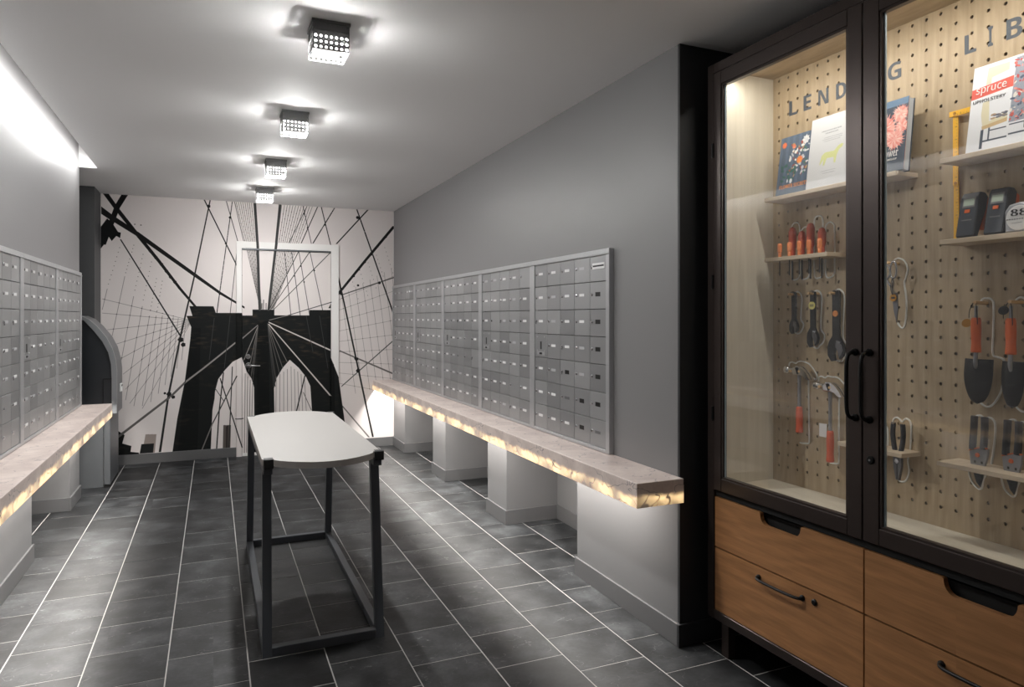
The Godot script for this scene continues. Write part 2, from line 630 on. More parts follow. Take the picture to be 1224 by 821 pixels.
func _ready() -> void:
	rng.seed = 12
	var cam := Camera3D.new()
	cam.name = "camera"
	add_child(cam)
	cam.position = Vector3(0, 1.44, 0)
	cam.rotation.y = -0.40766
	cam.projection = Camera3D.PROJECTION_FRUSTUM
	cam.near = 0.05
	cam.far = 60.0
	cam.size = 821.0 / 826.4 * cam.near
	cam.frustum_offset = Vector2(0, -(410.5 - 379.56) / 826.4 * cam.near)
	cam.current = true
	var env := Environment.new()
	env.background_mode = Environment.BG_COLOR
	env.background_color = Color(0, 0, 0)
	env.tonemap_mode = Environment.TONE_MAPPER_LINEAR
	env.tonemap_exposure = 1.0
	env.sdfgi_enabled = true
	env.ssao_enabled = true
	env.ssil_enabled = true
	var we := WorldEnvironment.new()
	we.name = "surroundings"
	we.environment = env
	add_child(we)

	# strips hidden under the two stone ledges, in the ceiling cove and in the top of the tool cabinet
	var warm := Color(1.0, 0.985, 0.96)
	strip_light("ledge_light", P(1.694, 0.70, 5.19), Vector3(0.0, -1, 0), Vector3(1, 0, 0), Vector2(4.96, 0.03), LEDGE_E * 4.96, warm)
	strip_light("ledge_light", P(-0.816, 0.70, 3.48), Vector3(0.0, -1, 0), Vector3(1, 0, 0), Vector2(5.9, 0.03), LEDGE_E * 5.9, warm)
	strip_light("cove_light", P(-0.864, 2.668, 2.2), Vector3(-0.8, -0.6, 0), Vector3(1, 0, 0), Vector2(8.3, 0.03), COVE_E * 8.3, Color(1, 1, 0.99))
	strip_light("cabinet_light", P(2.045, 2.462, 1.645), Vector3(0.35, -1, 0), Vector3(1, 0, 0), Vector2(1.44, 0.02), CASE_E, Color(1, 0.985, 0.95))

	materials()
	room()
	floor_tiles()
	end_wall()
	mailboxes()
	ledges()
	kiosk()
	for d in LAMPS:
		ceiling_lamp(d)
	table()
	cabinet()

# ---------------------------------------------------------------- room shell
func room() -> void:
	var c := structure("ceiling")
	var s := mb()
	room_box(s, -0.855, 2.6, CEIL, CEIL + 0.06, -2.2, 7.9)
	room_box(s, -1.6, -0.855, CEIL, CEIL + 0.06, 6.42, 7.9)
	part("ceiling_slab", s, M.ceiling_paint, c)
	s = mb()
	room_box(s, -1.2, -0.70, 2.90, 2.96, -2.2, 6.48)
	room_box(s, -0.76, -0.70, CEIL + 0.06, 2.90, -2.2, 6.48)
	room_box(s, -1.2, -0.70, CEIL + 0.06, 2.90, 6.42, 6.48)
	part("cove", s, M.ceiling_paint, c)
	s = mb()
	room_box(s, -0.85, -0.84, 2.7015, 2.7115, -2.0, 6.35)
	part("cove_light_strip", s, M.led, c)

	var w := structure("wall_right")
	s = mb()
	room_box(s, XR, 2.27, 0.645, CEIL, 2.50, DB + 0.1)
	part("upper_wall", s, M.wall_paint, w)
	s = mb()
	room_box(s, 2.27, 2.45, 0.0, CEIL, 2.51, DB + 0.1)
	part("recess_back", s, M.pier_paint, w)
	for r in [[2.50, 3.414], [4.433, 4.79], [5.812, 6.19], [7.215, 7.72]]:
		s = mb()
		room_box(s, XR, 2.28, 0.0, 0.645, r[0], r[1])
		part("pier", s, M.pier_paint, w)
		s = mb()
		room_box(s, XR - 0.012, XR, 0.0, 0.10, r[0] - 0.012, r[1] + 0.012, 0.002)
		room_box(s, XR, 2.27, 0.0, 0.10, r[0] - 0.012, r[0], 0.002)
		if r[1] < 7.0:
			room_box(s, XR, 2.27, 0.0, 0.10, r[1], r[1] + 0.012, 0.002)
		part("baseboard", s, M.base_paint, w)
	s = mb()
	room_box(s, 2.258, 2.27, 0.0, 0.10, 3.3, 7.3, 0.002)
	part("baseboard", s, M.base_paint, w)

	w = structure("wall_return")
	s = mb()
	room_box(s, XR + 0.001, 2.6, 0.0, CEIL, 2.488, 2.50)
	part("wall_face", s, M.dark_paint, w)
	s = mb()
	room_box(s, XR - 0.012, 2.45, 0.0, 0.10, 2.476, 2.488, 0.002)
	part("baseboard", s, M.dark_paint, w)

	w = structure("wall_alcove")
	s = mb()
	room_box(s, 2.42, 2.6, 0.0, CEIL, -2.2, 2.49)
	part("wall_face", s, M.dark_paint, w)

	w = structure("wall_left")
	s = mb()
	room_box(s, -1.2, XL, 0.645, 2.92, -2.2, 6.45)
	part("upper_wall", s, M.wall_paint, w)
	s = mb()
	room_box(s, -1.55, -1.38, 0.0, CEIL, -2.2, 7.9)
	part("recess_back", s, M.pier_paint, w)
	for r in [[-2.2, 0.4], [1.4, 2.1], [3.1, 3.45], [3.97, 4.87], [6.04, 6.45]]:
		s = mb()
		room_box(s, -1.38, XL, 0.0, 0.645, r[0], r[1])
		part("pier", s, M.pier_paint, w)
		s = mb()
		room_box(s, XL, XL + 0.012, 0.0, 0.10, r[0] - 0.012, r[1] + 0.012, 0.002)
		room_box(s, -1.38, XL, 0.0, 0.10, r[0] - 0.012, r[0], 0.002)
		room_box(s, -1.38, XL, 0.0, 0.10, r[1], r[1] + 0.012, 0.002)
		part("baseboard", s, M.base_paint, w)

	w = structure("wall_pilaster")
	s = mb()
	room_box(s, -1.5, -1.0, 0.0, CEIL, 7.33, DB + 0.1)
	part("wall_face", s, M.pilaster_paint, w)

	w = structure("wall_rear")
	s = mb()
	room_box(s, -1.6, 2.6, 0.0, 2.95, -2.4, -2.2)
	part("wall_face", s, M.wall_paint, w)

# ---------------------------------------------------------------- floor
func floor_tiles() -> void:
	var f := structure("floor")
	var s := mb()
	room_box(s, -1.6, 2.6, -0.08, -0.0012, -2.3, 7.9)
	part("grout_bed", s, M.grout, f)
	var tw := 0.3098
	var tl := 0.3073
	var gap := 0.0046
	s = mb()
	box(s, Vector3(-(tw - gap) / 2, -0.012, -(tl - gap * 0.8) / 2), Vector3((tw - gap) / 2, 0.0, (tl - gap * 0.8) / 2), 0.0012)
	var proto := s.commit()
	var far := mb()
	for k in range(-3, 11):
		var x := -0.796 + (k + 0.5) * tw
		var d0 := (3.2445 if posmod(k, 2) == 0 else 3.3985) + tl / 2.0
		for j in range(-18, 15):
			var d := d0 + j * tl
			if d > 7.80 or x < -1.6 or x > 2.7:
				continue
			if d > 1.15 and x > -1.45 and x < 2.42:
				var o := MeshInstance3D.new()
				o.name = "tile"
				o.mesh = proto
				o.material_override = M["slate_%d" % rng.randi_range(0, 5)]
				f.add_child(o, true)
				o.position = P(x, rng.randf_range(-0.0006, 0.0004), d)
			elif d > -2.2:
				room_box(far, x - (tw - gap) / 2, x + (tw - gap) / 2, -0.012, 0.0, d - (tl - gap) / 2, d + (tl - gap) / 2)
	var rest := part("tile_rest", far, M.slate_0, f)
	rest.set_meta("kind", "stuff")

# ---------------------------------------------------------------- end wall with mural and door
func mural_box(st: SurfaceTool, x0: float, x1: float, y0: float, y1: float, d0: float, d1: float) -> void:
	# front and sides of a printed board; the print is laid over the whole wall
	var u := func(p: Vector3) -> Vector2: return Vector2((p.x - MX0) / MW, 1.0 - p.y / CEIL)
	var a := [P(x0, y0, d0), P(x1, y0, d0), P(x1, y1, d0), P(x0, y1, d0)]
	var b := [P(x0, y0, d1), P(x1, y0, d1), P(x1, y1, d1), P(x0, y1, d1)]
	quad(st, a[0], a[1], a[2], a[3], Vector3(0, 0, 1), u.call(a[0]), u.call(a[1]), u.call(a[2]), u.call(a[3]))
	quad(st, b[0], b[1], b[2], b[3], Vector3(0, 0, -1), u.call(b[0]), u.call(b[1]), u.call(b[2]), u.call(b[3]))
	for e in [[0, 1, Vector3(0, -1, 0)], [1, 2, Vector3(1, 0, 0)], [2, 3, Vector3(0, 1, 0)], [3, 0, Vector3(-1, 0, 0)]]:
		quad(st, a[e[0]], a[e[1]], b[e[1]], b[e[0]], e[2], u.call(a[e[0]]), u.call(a[e[1]]), u.call(b[e[1]]), u.call(b[e[0]]))

func end_wall() -> void:
	var w := structure("wall_back")
	var s := mb()
	room_box(s, -1.6, 0.25, 0.0, CEIL, DB + 0.004, DB + 0.16)
	room_box(s, 1.20, 2.6, 0.0, CEIL, DB + 0.004, DB + 0.16)
	room_box(s, 0.25, 1.20, 2.18, CEIL, DB + 0.004, DB + 0.16)
	room_box(s, 0.25, 1.20, 0.0, 2.18, DB + 0.10, DB + 0.16)
	part("wall_core", s, M.wall_paint, w)
	s = mb()
	mural_box(s, -1.0, 0.25, 0.09, CEIL, DB, DB + 0.004)
	mural_box(s, 1.20, XR + 0.4, 0.09, CEIL, DB, DB + 0.004)
	mural_box(s, 0.25, 1.20, 2.18, CEIL, DB, DB + 0.004)
	part("bridge_mural", s, M.mural, w, "black and white photographic mural of a stone bridge tower and its cables")
	s = mb()
	room_box(s, -1.0, 0.2175, 0.0, 0.098, DB - 0.014, DB, 0.002)
	room_box(s, 1.2585, XR, 0.0, 0.098, DB - 0.014, DB, 0.002)
	part("baseboard", s, M.base_paint, w)

	var t := structure("trim_1")
	s = mb()
	mural_box(s, 0.218, 0.27, 0.0, 2.163, DB - 0.018, DB + 0.03)
	mural_box(s, 1.176, 1.258, 0.0, 2.163, DB - 0.018, DB + 0.03)
	mural_box(s, 0.218, 1.258, 2.163, 2.232, DB - 0.018, DB + 0.03)
	part("casing", s, M.mural, t)
	var d := structure("door_1")
	s = mb()
	mural_box(s, 0.274, 1.172, 0.012, 2.145, DB + 0.004, DB + 0.045)
	part("door_leaf", s, M.mural, d)
	s = mb()
	room_box(s, 0.27, 1.176, 2.147, 2.162, DB - 0.012, DB + 0.03, 0.002)  # grey strip across the top of the door opening
	part("head_strip", s, M.kiosk_grey, d)
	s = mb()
	room_box(s, 0.274, 1.172, 0.0, 0.03, DB - 0.002, DB + 0.01, 0.001)  # white strip paints the light leaking under the door
	part("light_leak_strip", s, M.leak_white, d)
	s = mb()
	lathe(s, P(0.335, 0.94, DB + 0.004), Vector3(0, 0, 1), [Vector2(0, 0.031), Vector2(0.008, 0.031), Vector2(0.011, 0.027), Vector2(0.012, 0.014), Vector2(0.05, 0.011), Vector2(0.055, 0)], 20)
	tube(s, smooth([P(0.335, 0.94, DB - 0.045), P(0.36, 0.94, DB - 0.052), P(0.40, 0.938, DB - 0.052), P(0.447, 0.936, DB - 0.047)], 4), 0.008, 10)
	part("lever_handle", s, M.chrome, d, "chrome lever handle on a round rose")
	s = mb()
	lathe(s, P(0.331, 1.032, DB + 0.004), Vector3(0, 0, 1), [Vector2(0, 0.026), Vector2(0.014, 0.026), Vector2(0.018, 0.021), Vector2(0.018, 0)], 18)
	box(s, P(0.327, 1.018, DB - 0.012), P(0.335, 1.046, DB - 0.026), 0.001)
	part("deadbolt", s, M.chrome, d)

# ---------------------------------------------------------------- mailboxes
# One bank: five columns and seven rows of small doors in a frame, drawn with its lower corner at the origin, x to the viewer's right, z towards the viewer.
func bank_meshes() -> Dictionary:
	var k := {}
	var W := 0.926
	var H := 1.05
	var s := mb()
	box(s, Vector3(0, 0, 0), Vector3(0.034, H, 0.030), 0.002)
	box(s, Vector3(W - 0.034, 0, 0), Vector3(W, H, 0.030), 0.002)
	box(s, Vector3(0.034, 0, 0), Vector3(W - 0.034, 0.018, 0.030), 0.002)
	box(s, Vector3(0.034, H - 0.022, 0), Vector3(W - 0.034, H, 0.030), 0.002)
	box(s, Vector3(0.004, H - 0.030, 0.024), Vector3(W - 0.004, H - 0.022, 0.034), 0.002)
	k.frame = s.commit()
	s = mb()
	box(s, Vector3(0.03, 0.014, 0.0005), Vector3(W - 0.03, H - 0.018, 0.006))
	k.back = s.commit()
	s = mb()
	box(s, Vector3(0.0016, 0.0016, 0.006), Vector3(0.1700, 0.1428, 0.024), 0.0015)
	k.door = s.commit()
	s = mb()
	lathe(s, Vector3(0, 0, 0.022), Vector3(0, 0, 1), [Vector2(0, 0.009), Vector2(0.005, 0.009), Vector2(0.007, 0.007), Vector2(0.007, 0.0)], 12)
	box(s, Vector3(-0.0012, -0.005, 0.028), Vector3(0.0012, 0.005, 0.0296))
	k.lock = s.commit()
	s = mb()
	lathe(s, Vector3(0, 0, 0.022), Vector3(0, 0, 1), [Vector2(0, 0.008), Vector2(0.005, 0.008), Vector2(0.006, 0.006), Vector2(0.006, 0.0)], 12)
	box(s, Vector3(-0.004, -0.017, 0.026), Vector3(0.004, 0.004, 0.031), 0.001)
	k.lock_key = s.commit()
	s = mb()
	box(s, Vector3(-0.027, -0.0075, 0.0235), Vector3(0.027, 0.0075, 0.0252), 0.0006)
	k.label = s.commit()
	s = mb()
	box(s, Vector3(-0.025, -0.0115, 0.0235), Vector3(0.025, 0.0115, 0.0248), 0.0005)
	k.slot = s.commit()
	s = mb()
	box(s, Vector3(-0.062, -0.016, 0.0235), Vector3(0.062, 0.016, 0.027), 0.001)
	k.plate = s.commit()
	s = mb()
	box(s, Vector3(-0.056, -0.004, 0.0265), Vector3(0.056, 0.004, 0.0277))
	k.plate_slot = s.commit()
	s = mb()
	for p in [[-0.05, 0.055], [0.05, 0.055], [-0.05, -0.03], [0.05, -0.03]]:
		lathe(s, Vector3(p[0], p[1], 0.022), Vector3(0, 0, 1), [Vector2(0, 0.006), Vector2(0.0035, 0.005), Vector2(0.0045, 0)], 8)
	box(s, Vector3(-0.052, -0.058, 0.0235), Vector3(0.052, -0.036, 0.0255), 0.001)
	k.master = s.commit()
	s = mb()
	box(s, Vector3(-0.009, -0.022, 0.0235), Vector3(0.009, 0.026, 0.0256), 0.001)
	box(s, Vector3(-0.018, -0.053, 0.0250), Vector3(0.018, -0.041, 0.0272), 0.001)
	k.master_slot = s.commit()
	return k

func child(called: String, m: Mesh, material: Material, at: Vector3, parent: Node3D) -> MeshInstance3D:
	var o := MeshInstance3D.new()
	o.name = called
	o.mesh = m
	o.material_override = material
	parent.add_child(o, true)
	o.position = at
	return o

func bank(k: Dictionary, label: String, group: String, at: Vector3, turn: float, style: int) -> void:
	var t := thing("mailbox_bank", label, "mailboxes", at, group)
	t.rotation.y = turn
	child("frame", k.frame, M.aluminium_frame, Vector3.ZERO, t)
	child("joint_shade", k.back, M.gap, Vector3.ZERO, t)  # black sheet puts shade into the joints between the doors
	var cw := 0.1716
	var ch := 0.1444
	for r in 7:
		for c in 5:
			var y := 0.018 + (6 - r) * ch
			var d := child("mailbox_door", k.door, M["alu_%d" % rng.randi_range(0, 3)], Vector3(0.034 + c * cw, y, 0), t)
			if r == 3 and c == 0:
				child("master_lock", k.master, M.aluminium_frame, Vector3(0.086, 0.072, 0), d)
				child("keyhole", k.master_slot, M.slot_black, Vector3(0.086, 0.072, 0), d)
				continue
			if style == 1 and r == 0 and c == 4:
				child("lock", k.lock, M.chrome, Vector3(0.022, 0.078, 0), d)
				child("outgoing_slot", k.plate, M.slot_white, Vector3(0.092, 0.082, 0), d)
				child("slot_opening", k.plate_slot, M.slot_black, Vector3(0.092, 0.082, 0), d)
				continue
			var turned := rng.randf() < 0.16
			child("lock", k.lock_key if turned else k.lock, M.chrome, Vector3(0.026, 0.078, 0), d)
			var black := style == 1 and ((c == 4 and r > 0 and r < 6) or (c == 3 and r >= 5) or (c == 2 and r == 4))
			if black:
				child("window_slot", k.slot, M.slot_black, Vector3(0.084, 0.078, 0), d)
			elif style == 1 and ((c == 2 and r == 5) or (c == 4 and r == 6)):
				child("name_label", k.label, M.slot_grey, Vector3(0.084, 0.076, 0), d)
			elif style == 1 or rng.randf() < 0.88:
				child("name_label", k.label, M.slot_white if rng.randf() < 0.7 else M.slot_paler, Vector3(0.084, 0.078, 0), d)

func mailboxes() -> void:
	var i := 0
	for v in [[156, 0.34], [166, 0.38], [160, 0.42], [148, 0.36]]:
		mat("alu_%d" % i, Color8(v[0], v[0] + 1, v[0] + 2), v[1], 0.55)
		i += 1
	mat("slot_paler", Color8(190, 191, 193), 0.45, 0.2)
	var k := bank_meshes()
	var said := [
		"brushed aluminium mailbox bank closest to the wall corner, black slots in its last column",
		"second mailbox bank from the glass tool cabinet, brushed aluminium with white name labels",
		"middle one of five mailbox banks over the long lit stone ledge",
		"mailbox bank between the middle bank and the one touching the bridge mural",
		"mailbox bank touching the bridge mural at the far end of the room"]
	for n in 5:
		# on the right wall the viewer's right is nearer
		bank(k, said[n], "mailbox banks on the long ledge wall", P(XR, 0.7445, 3.026 + 0.926 * (n + 1)), -PI / 2, 1 if n == 0 else 0)
	# the left wall
	var lsaid := [
		"aluminium mailbox bank next to the curved grey kiosk, end of its wall",
		"aluminium mailbox bank second from the curved grey kiosk on the same wall",
		"aluminium mailbox bank cut by the picture's edge, third from the kiosk",
		"aluminium mailbox bank fourth from the kiosk, outside the picture"]
	for n in 4:
		bank(k, lsaid[n], "mailbox banks on the kiosk wall", P(XL, 0.7445, 6.368 - 0.926 * (n + 1)), PI / 2, 0)

# ---------------------------------------------------------------- stone ledges
func ledge(label: String, x_wall: float, x_front: float, d0: float, d1: float, end_d0: bool) -> void:
	var t := thing("stone_ledge", label, "ledge", P(x_wall, 0.637, d0))
	var sg := signf(x_front - x_wall)
	var s := mb()
	room_box(s, x_wall, x_front, 0.714, 0.742, d0, d1, 0.002)
	part("top_slab", s, M.marble, t, "pale veined stone slab")
	# front edge: second uv runs along the ledge for the glow painted in the stone
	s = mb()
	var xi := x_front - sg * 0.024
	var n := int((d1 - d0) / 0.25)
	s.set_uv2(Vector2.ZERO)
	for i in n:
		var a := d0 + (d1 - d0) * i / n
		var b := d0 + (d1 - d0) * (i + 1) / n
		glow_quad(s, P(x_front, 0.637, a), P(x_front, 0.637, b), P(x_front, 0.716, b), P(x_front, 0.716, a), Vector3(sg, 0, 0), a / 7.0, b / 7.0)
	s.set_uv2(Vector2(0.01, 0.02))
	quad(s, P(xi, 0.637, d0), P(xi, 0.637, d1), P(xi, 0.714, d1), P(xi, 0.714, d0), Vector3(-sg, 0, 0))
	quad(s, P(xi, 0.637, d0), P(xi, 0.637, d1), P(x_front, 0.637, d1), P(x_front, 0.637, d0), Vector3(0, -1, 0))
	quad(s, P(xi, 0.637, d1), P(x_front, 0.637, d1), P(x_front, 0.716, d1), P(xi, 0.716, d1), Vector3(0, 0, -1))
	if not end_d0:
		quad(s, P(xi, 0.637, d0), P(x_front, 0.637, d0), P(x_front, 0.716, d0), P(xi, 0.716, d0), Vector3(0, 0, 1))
	part("painted_glow_edge", s, M.marble_glow, t, "stone front edge with amber backlight painted into its emission")
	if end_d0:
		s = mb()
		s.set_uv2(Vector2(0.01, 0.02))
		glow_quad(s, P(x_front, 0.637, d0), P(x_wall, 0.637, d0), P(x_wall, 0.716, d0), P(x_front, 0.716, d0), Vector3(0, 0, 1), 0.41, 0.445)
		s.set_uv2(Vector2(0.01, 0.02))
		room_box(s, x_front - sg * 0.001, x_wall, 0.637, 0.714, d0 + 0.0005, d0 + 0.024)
		part("painted_glow_end", s, M.marble_glow, t)
	s = mb()
	room_box(s, x_front - sg * 0.056, x_front - sg * 0.072, 0.704, 0.714, d0 + 0.05, d1 - 0.05)
	part("light_strip", s, M.led, t)

func glow_quad(s: SurfaceTool, a: Vector3, b: Vector3, c: Vector3, d: Vector3, n: Vector3, u0: float, u1: float) -> void:
	var v := [a, b, c, d]
	var uv := [Vector2(u0, 0.999), Vector2(u1, 0.999), Vector2(u1, 0.001), Vector2(u0, 0.001)]
	for t in [[0, 1, 2], [0, 2, 3]]:
		var o: Array = t
		if (v[t[1]] - v[t[0]]).cross(v[t[2]] - v[t[0]]).dot(n) > 0.0:
			o = [t[0], t[2], t[1]]
		for k in o:
			s.set_normal(n)
			s.set_uv(uv[k])
			s.set_uv2(uv[k])
			s.add_vertex(v[k])

func ledges() -> void:
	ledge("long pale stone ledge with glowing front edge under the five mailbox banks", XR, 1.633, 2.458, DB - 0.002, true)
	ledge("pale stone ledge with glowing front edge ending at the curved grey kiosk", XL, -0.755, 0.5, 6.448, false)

# ---------------------------------------------------------------- kiosk
func kiosk() -> void:
	var t := thing("parcel_kiosk", "tall grey kiosk with curved hood and dark face, standing past the ledge end", "kiosk", P(-0.9, 0, 7.0))
	var oc := [-1.02, 1.455, -0.963, 1.426, -0.904, 1.366, -0.836, 1.274, -0.792, 1.179, -0.765, 1.074, -0.757, 0.987, -0.757, 0.624]
	var ic := [-0.795, 0.624, -0.795, 0.919, -0.80, 1.041, -0.821, 1.145, -0.866, 1.241, -0.933, 1.336, -1.0, 1.417, -1.03, 1.43]
	var s := mb()
	# the hood is a curved band from front to back
	extr(s, pv(oc + ic), P(0, 0, 7.13), Vector3(1, 0, 0), Vector3(0, 1, 0), 0.346)
	part("hood", s, M.kiosk_grey, t)
	s = mb()
	extr(s, pv(oc + ic), P(0, 0, 6.784), Vector3(1, 0, 0), Vector3(0, 1, 0), 0.034, 0.004)
	part("front_rim", s, M.kiosk_light, t, "paler curved front rim")
	var face := [-1.03, 0.60] + ic.slice(0, 14) + [-1.03, 1.42]
	s = mb()
	extr(s, pv(face), P(0, 0, 7.10), Vector3(1, 0, 0), Vector3(0, 1, 0), 0.33)
	part("dark_face", s, M.kiosk_dark, t, "dark glossy front panel")
	s = mb()
	room_box(s, -0.86, -0.797, 0.9165, 0.9195, 6.757, 6.775)
	room_box(s, -0.862, -0.859, 0.66, 0.9195, 6.757, 6.775)
	part("flap_line", s, M.gap, t)
	s = mb()
	room_box(s, -1.2, -0.856, 0.0, 0.60, 6.762, 7.28, 0.002)
	part("side_cabinet", s, M.kiosk_grey, t)
	s = mb()
	room_box(s, -0.853, -0.804, 0.022, 0.624, 6.75, 7.29, 0.003)
	part("post", s, M.kiosk_grey, t)
	s = mb()
	room_box(s, -0.853, -0.806, 0.0, 0.022, 6.756, 7.28)
	part("plinth", s, M.gap, t)
	s = mb()
	room_box(s, -0.757, -0.742, 0.79, 0.86, 6.93, 7.02, 0.003)
	part("card_reader", s, M.slot_white, t)
	s = mb()
	room_box(s, -0.757, -0.7415, 0.835, 0.85, 6.94, 7.01)
	part("reader_slot", s, M.gap, t)

# ---------------------------------------------------------------- ceiling lamps
var lamp_parts := {}

func ceiling_lamp(d: float) -> void:
	var said := {
		2.856: "largest perforated cube ceiling lamp, first in the row of four",
		4.178: "second perforated cube ceiling lamp in the row towards the mural",
		5.51: "third perforated cube ceiling lamp in the row towards the mural",
		6.75: "smallest perforated cube ceiling lamp, last of the row by the mural"}
	var a := 0.146
	var h := 0.122
	if lamp_parts.is_empty():
		var s := mb()
		box(s, Vector3(-a / 2 - 0.004, -0.012, -a / 2 - 0.004), Vector3(a / 2 + 0.004, 0, a / 2 + 0.004), 0.001)
		# solid skirt added inside the top of the cube, deepened to cut ceiling streaks
		for e in [[-0.066, -0.066, 0.066, -0.064], [-0.066, 0.064, 0.066, 0.066], [-0.066, -0.064, -0.064, 0.064], [0.064, -0.064, 0.066, 0.064]]:
			box(s, Vector3(e[0], -0.056 if e[2] - e[0] > 0.1 else -0.053, e[1]), Vector3(e[2], -0.012, e[3]))
		lamp_parts.plate = s.commit()
		for f in 4:
			s = mb()
			var u := Vector3(1, 0, 0).rotated(Vector3.UP, f * PI / 2)
			var n := Vector3(0, 0, 1).rotated(Vector3.UP, f * PI / 2)
			var o := n * (a / 2) - u * (a / 2) + Vector3(0, -h, 0)
			var bw := 0.0015
			pierced(s, o + u * bw + Vector3(0, bw, 0), u, Vector3(0, 1, 0), a - 2 * bw, h - 0.012 - bw, 7, 5, 0.0066, 0.002)
			lamp_parts["side%d" % f] = s.commit()
		s = mb()
		box(s, Vector3(-0.05, -0.106, -0.05), Vector3(0.05, -0.034, 0.05), 0.004)
		lamp_parts.diffuser = s.commit()
	var t := thing("ceiling_lamp", said[d], "ceiling lamp", P(0.438, CEIL, d + a / 2), "perforated cube lamps along the ceiling")
	child("canopy", lamp_parts.plate, M.lamp_metal, Vector3.ZERO, t)
	for f in 4:
		child("perforated_side", lamp_parts["side%d" % f], M.lamp_metal, Vector3.ZERO, t)
	child("diffuser", lamp_parts.diffuser, M.diffuser, Vector3.ZERO, t)
	var l := OmniLight3D.new()
	l.name = "lamp_light"
	add_child(l, true)
	l.position = P(0.438, CEIL - 0.066, d + a / 2)
	l.light_energy = LAMP_E
	l.light_color = Color(1, 0.995, 0.985)
	l.light_size = 0.042
	l.omni_range = 14.0
	l.omni_attenuation = 2.0
	l.shadow_enabled = true

# ---------------------------------------------------------------- table
func table() -> void:
	var t := thing("work_table", "narrow light grey table with rounded ends on a dark steel frame", "table", P(0.45, 0, 3.85))
	var top := 0.832
	var x0 := 0.190
	var x1 := 0.708
	var s := mb()
	var q := PackedVector2Array()
	# plan outline: x and depth; straight sides, bowed ends between the rail tips
	var na := 3.155
	var fa := 4.545
	q.append(Vector2(x0, na))
	q.append(Vector2(x0 + 0.012, na - 0.02))
	q.append(Vector2(x0 + 0.047, na - 0.02))
	for i in 17:
		var u := float(i) / 16.0
		q.append(Vector2(lerpf(x0 + 0.05, x1 - 0.046, u), na - 0.045 - 0.115 * sin(PI * u) ** 0.8))
	q.append(Vector2(x1 - 0.042, na - 0.02))
	q.append(Vector2(x1 - 0.006, na))
	q.append(Vector2(x1 - 0.006, fa))
	q.append(Vector2(x1 - 0.042, fa + 0.01))
	for i in 17:
		var u := float(i) / 16.0
		q.append(Vector2(lerpf(x1 - 0.046, x0 + 0.05, u), fa + 0.02 + 0.13 * sin(PI * u) ** 0.8))
	q.append(Vector2(x0 + 0.042, fa + 0.01))
	q.append(Vector2(x0, fa))
	extr(s, q, Vector3(0, top - 0.028, 0), Vector3(1, 0, 0), Vector3(0, 0, -1), 0.028, 0.003)
	part("tabletop", s, M.worktop, t)
	s = mb()
	var w := 0.038
	for x in [x0 + 0.006, x1 - w]:
		room_box(s, x, x + w, top - 0.068, top - 0.028, na - 0.01, fa + 0.02, 0.002)
	part("top_rail", s, M.steel_frame, t)
	for x in [x0 + 0.006, x1 - w + 0.004]:
		for e in [[na - 0.024, na + 0.016], [fa - 0.014, fa + 0.026]]:
			s = mb()
			room_box(s, x, x + 0.042, top - 0.042, top + 0.001, e[0], e[1], 0.003)
			part("rail_cap", s, M.black_cap, t, "black square end cap")
	for x in [[x0 + 0.006, x0], [x1 - w, x1 - w]]:
		for e in [[3.215, 3.092], [fa - 0.015, 4.628]]:
			s = mb()
			slant(s, Vector3(x[0], top - 0.03, -e[0]), Vector3(x[1], 0.0, -e[1]), w, w)
			part("leg", s, M.steel_frame, t)
	for e in [3.092, 4.628]:
		s = mb()
		room_box(s, x0 + w * 0.98, x1 - w * 0.98, 0.0, 0.04, e + 0.001, e + w, 0.002)
		part("foot_rail", s, M.steel_frame, t)
	for x in [x0, x1 - w]:
		s = mb()
		room_box(s, x + 0.001, x + w - 0.001, 0.0, 0.039, 3.092 + w * 0.98, 4.628 + w * 0.02, 0.002)
		part("foot_rail", s, M.steel_frame, t)

# square bar between two corners (each the near, low-x corner of its end)
func slant(st: SurfaceTool, a: Vector3, b: Vector3, wx: float, wd: float) -> void:
	var o := [Vector3(0, 0, 0), Vector3(wx, 0, 0), Vector3(wx, 0, -wd), Vector3(0, 0, -wd)]
	for i in 4:
		var p: Vector3 = o[i]
		var r: Vector3 = o[(i + 1) % 4]
		var n := (r - p).cross(a - b).normalized()
		if n.dot((p + r) / 2.0 - Vector3(wx / 2, 0, -wd / 2)) < 0.0:
			n = -n
		quad(st, a + p, a + r, b + r, b + p, n)
	quad(st, a + o[0], a + o[1], a + o[2], a + o[3], Vector3.UP)
	quad(st, b + o[0], b + o[1], b + o[2], b + o[3], Vector3.DOWN)

# ---------------------------------------------------------------- cabinet
func obox(st: SurfaceTool, o: Vector3, u: Vector3, v: Vector3, su: float, sv: float, sn: float) -> void:
	# slab with its front face on the plane of o, u, v and its body behind it
	var n := u.cross(v).normalized()
	var a := o
	var b := o + u * su
	var c := o + u * su + v * sv
	var d := o + v * sv
	var k := -n * sn
	quad(st, a, b, c, d, n)
	quad(st, a + k, b + k, c + k, d + k, -n)
	quad(st, a, b, b + k, a + k, -v)
	quad(st, d, c, c + k, d + k, v)
	quad(st, a, d, d + k, a + k, -u)
	quad(st, b, c, c + k, b + k, u)

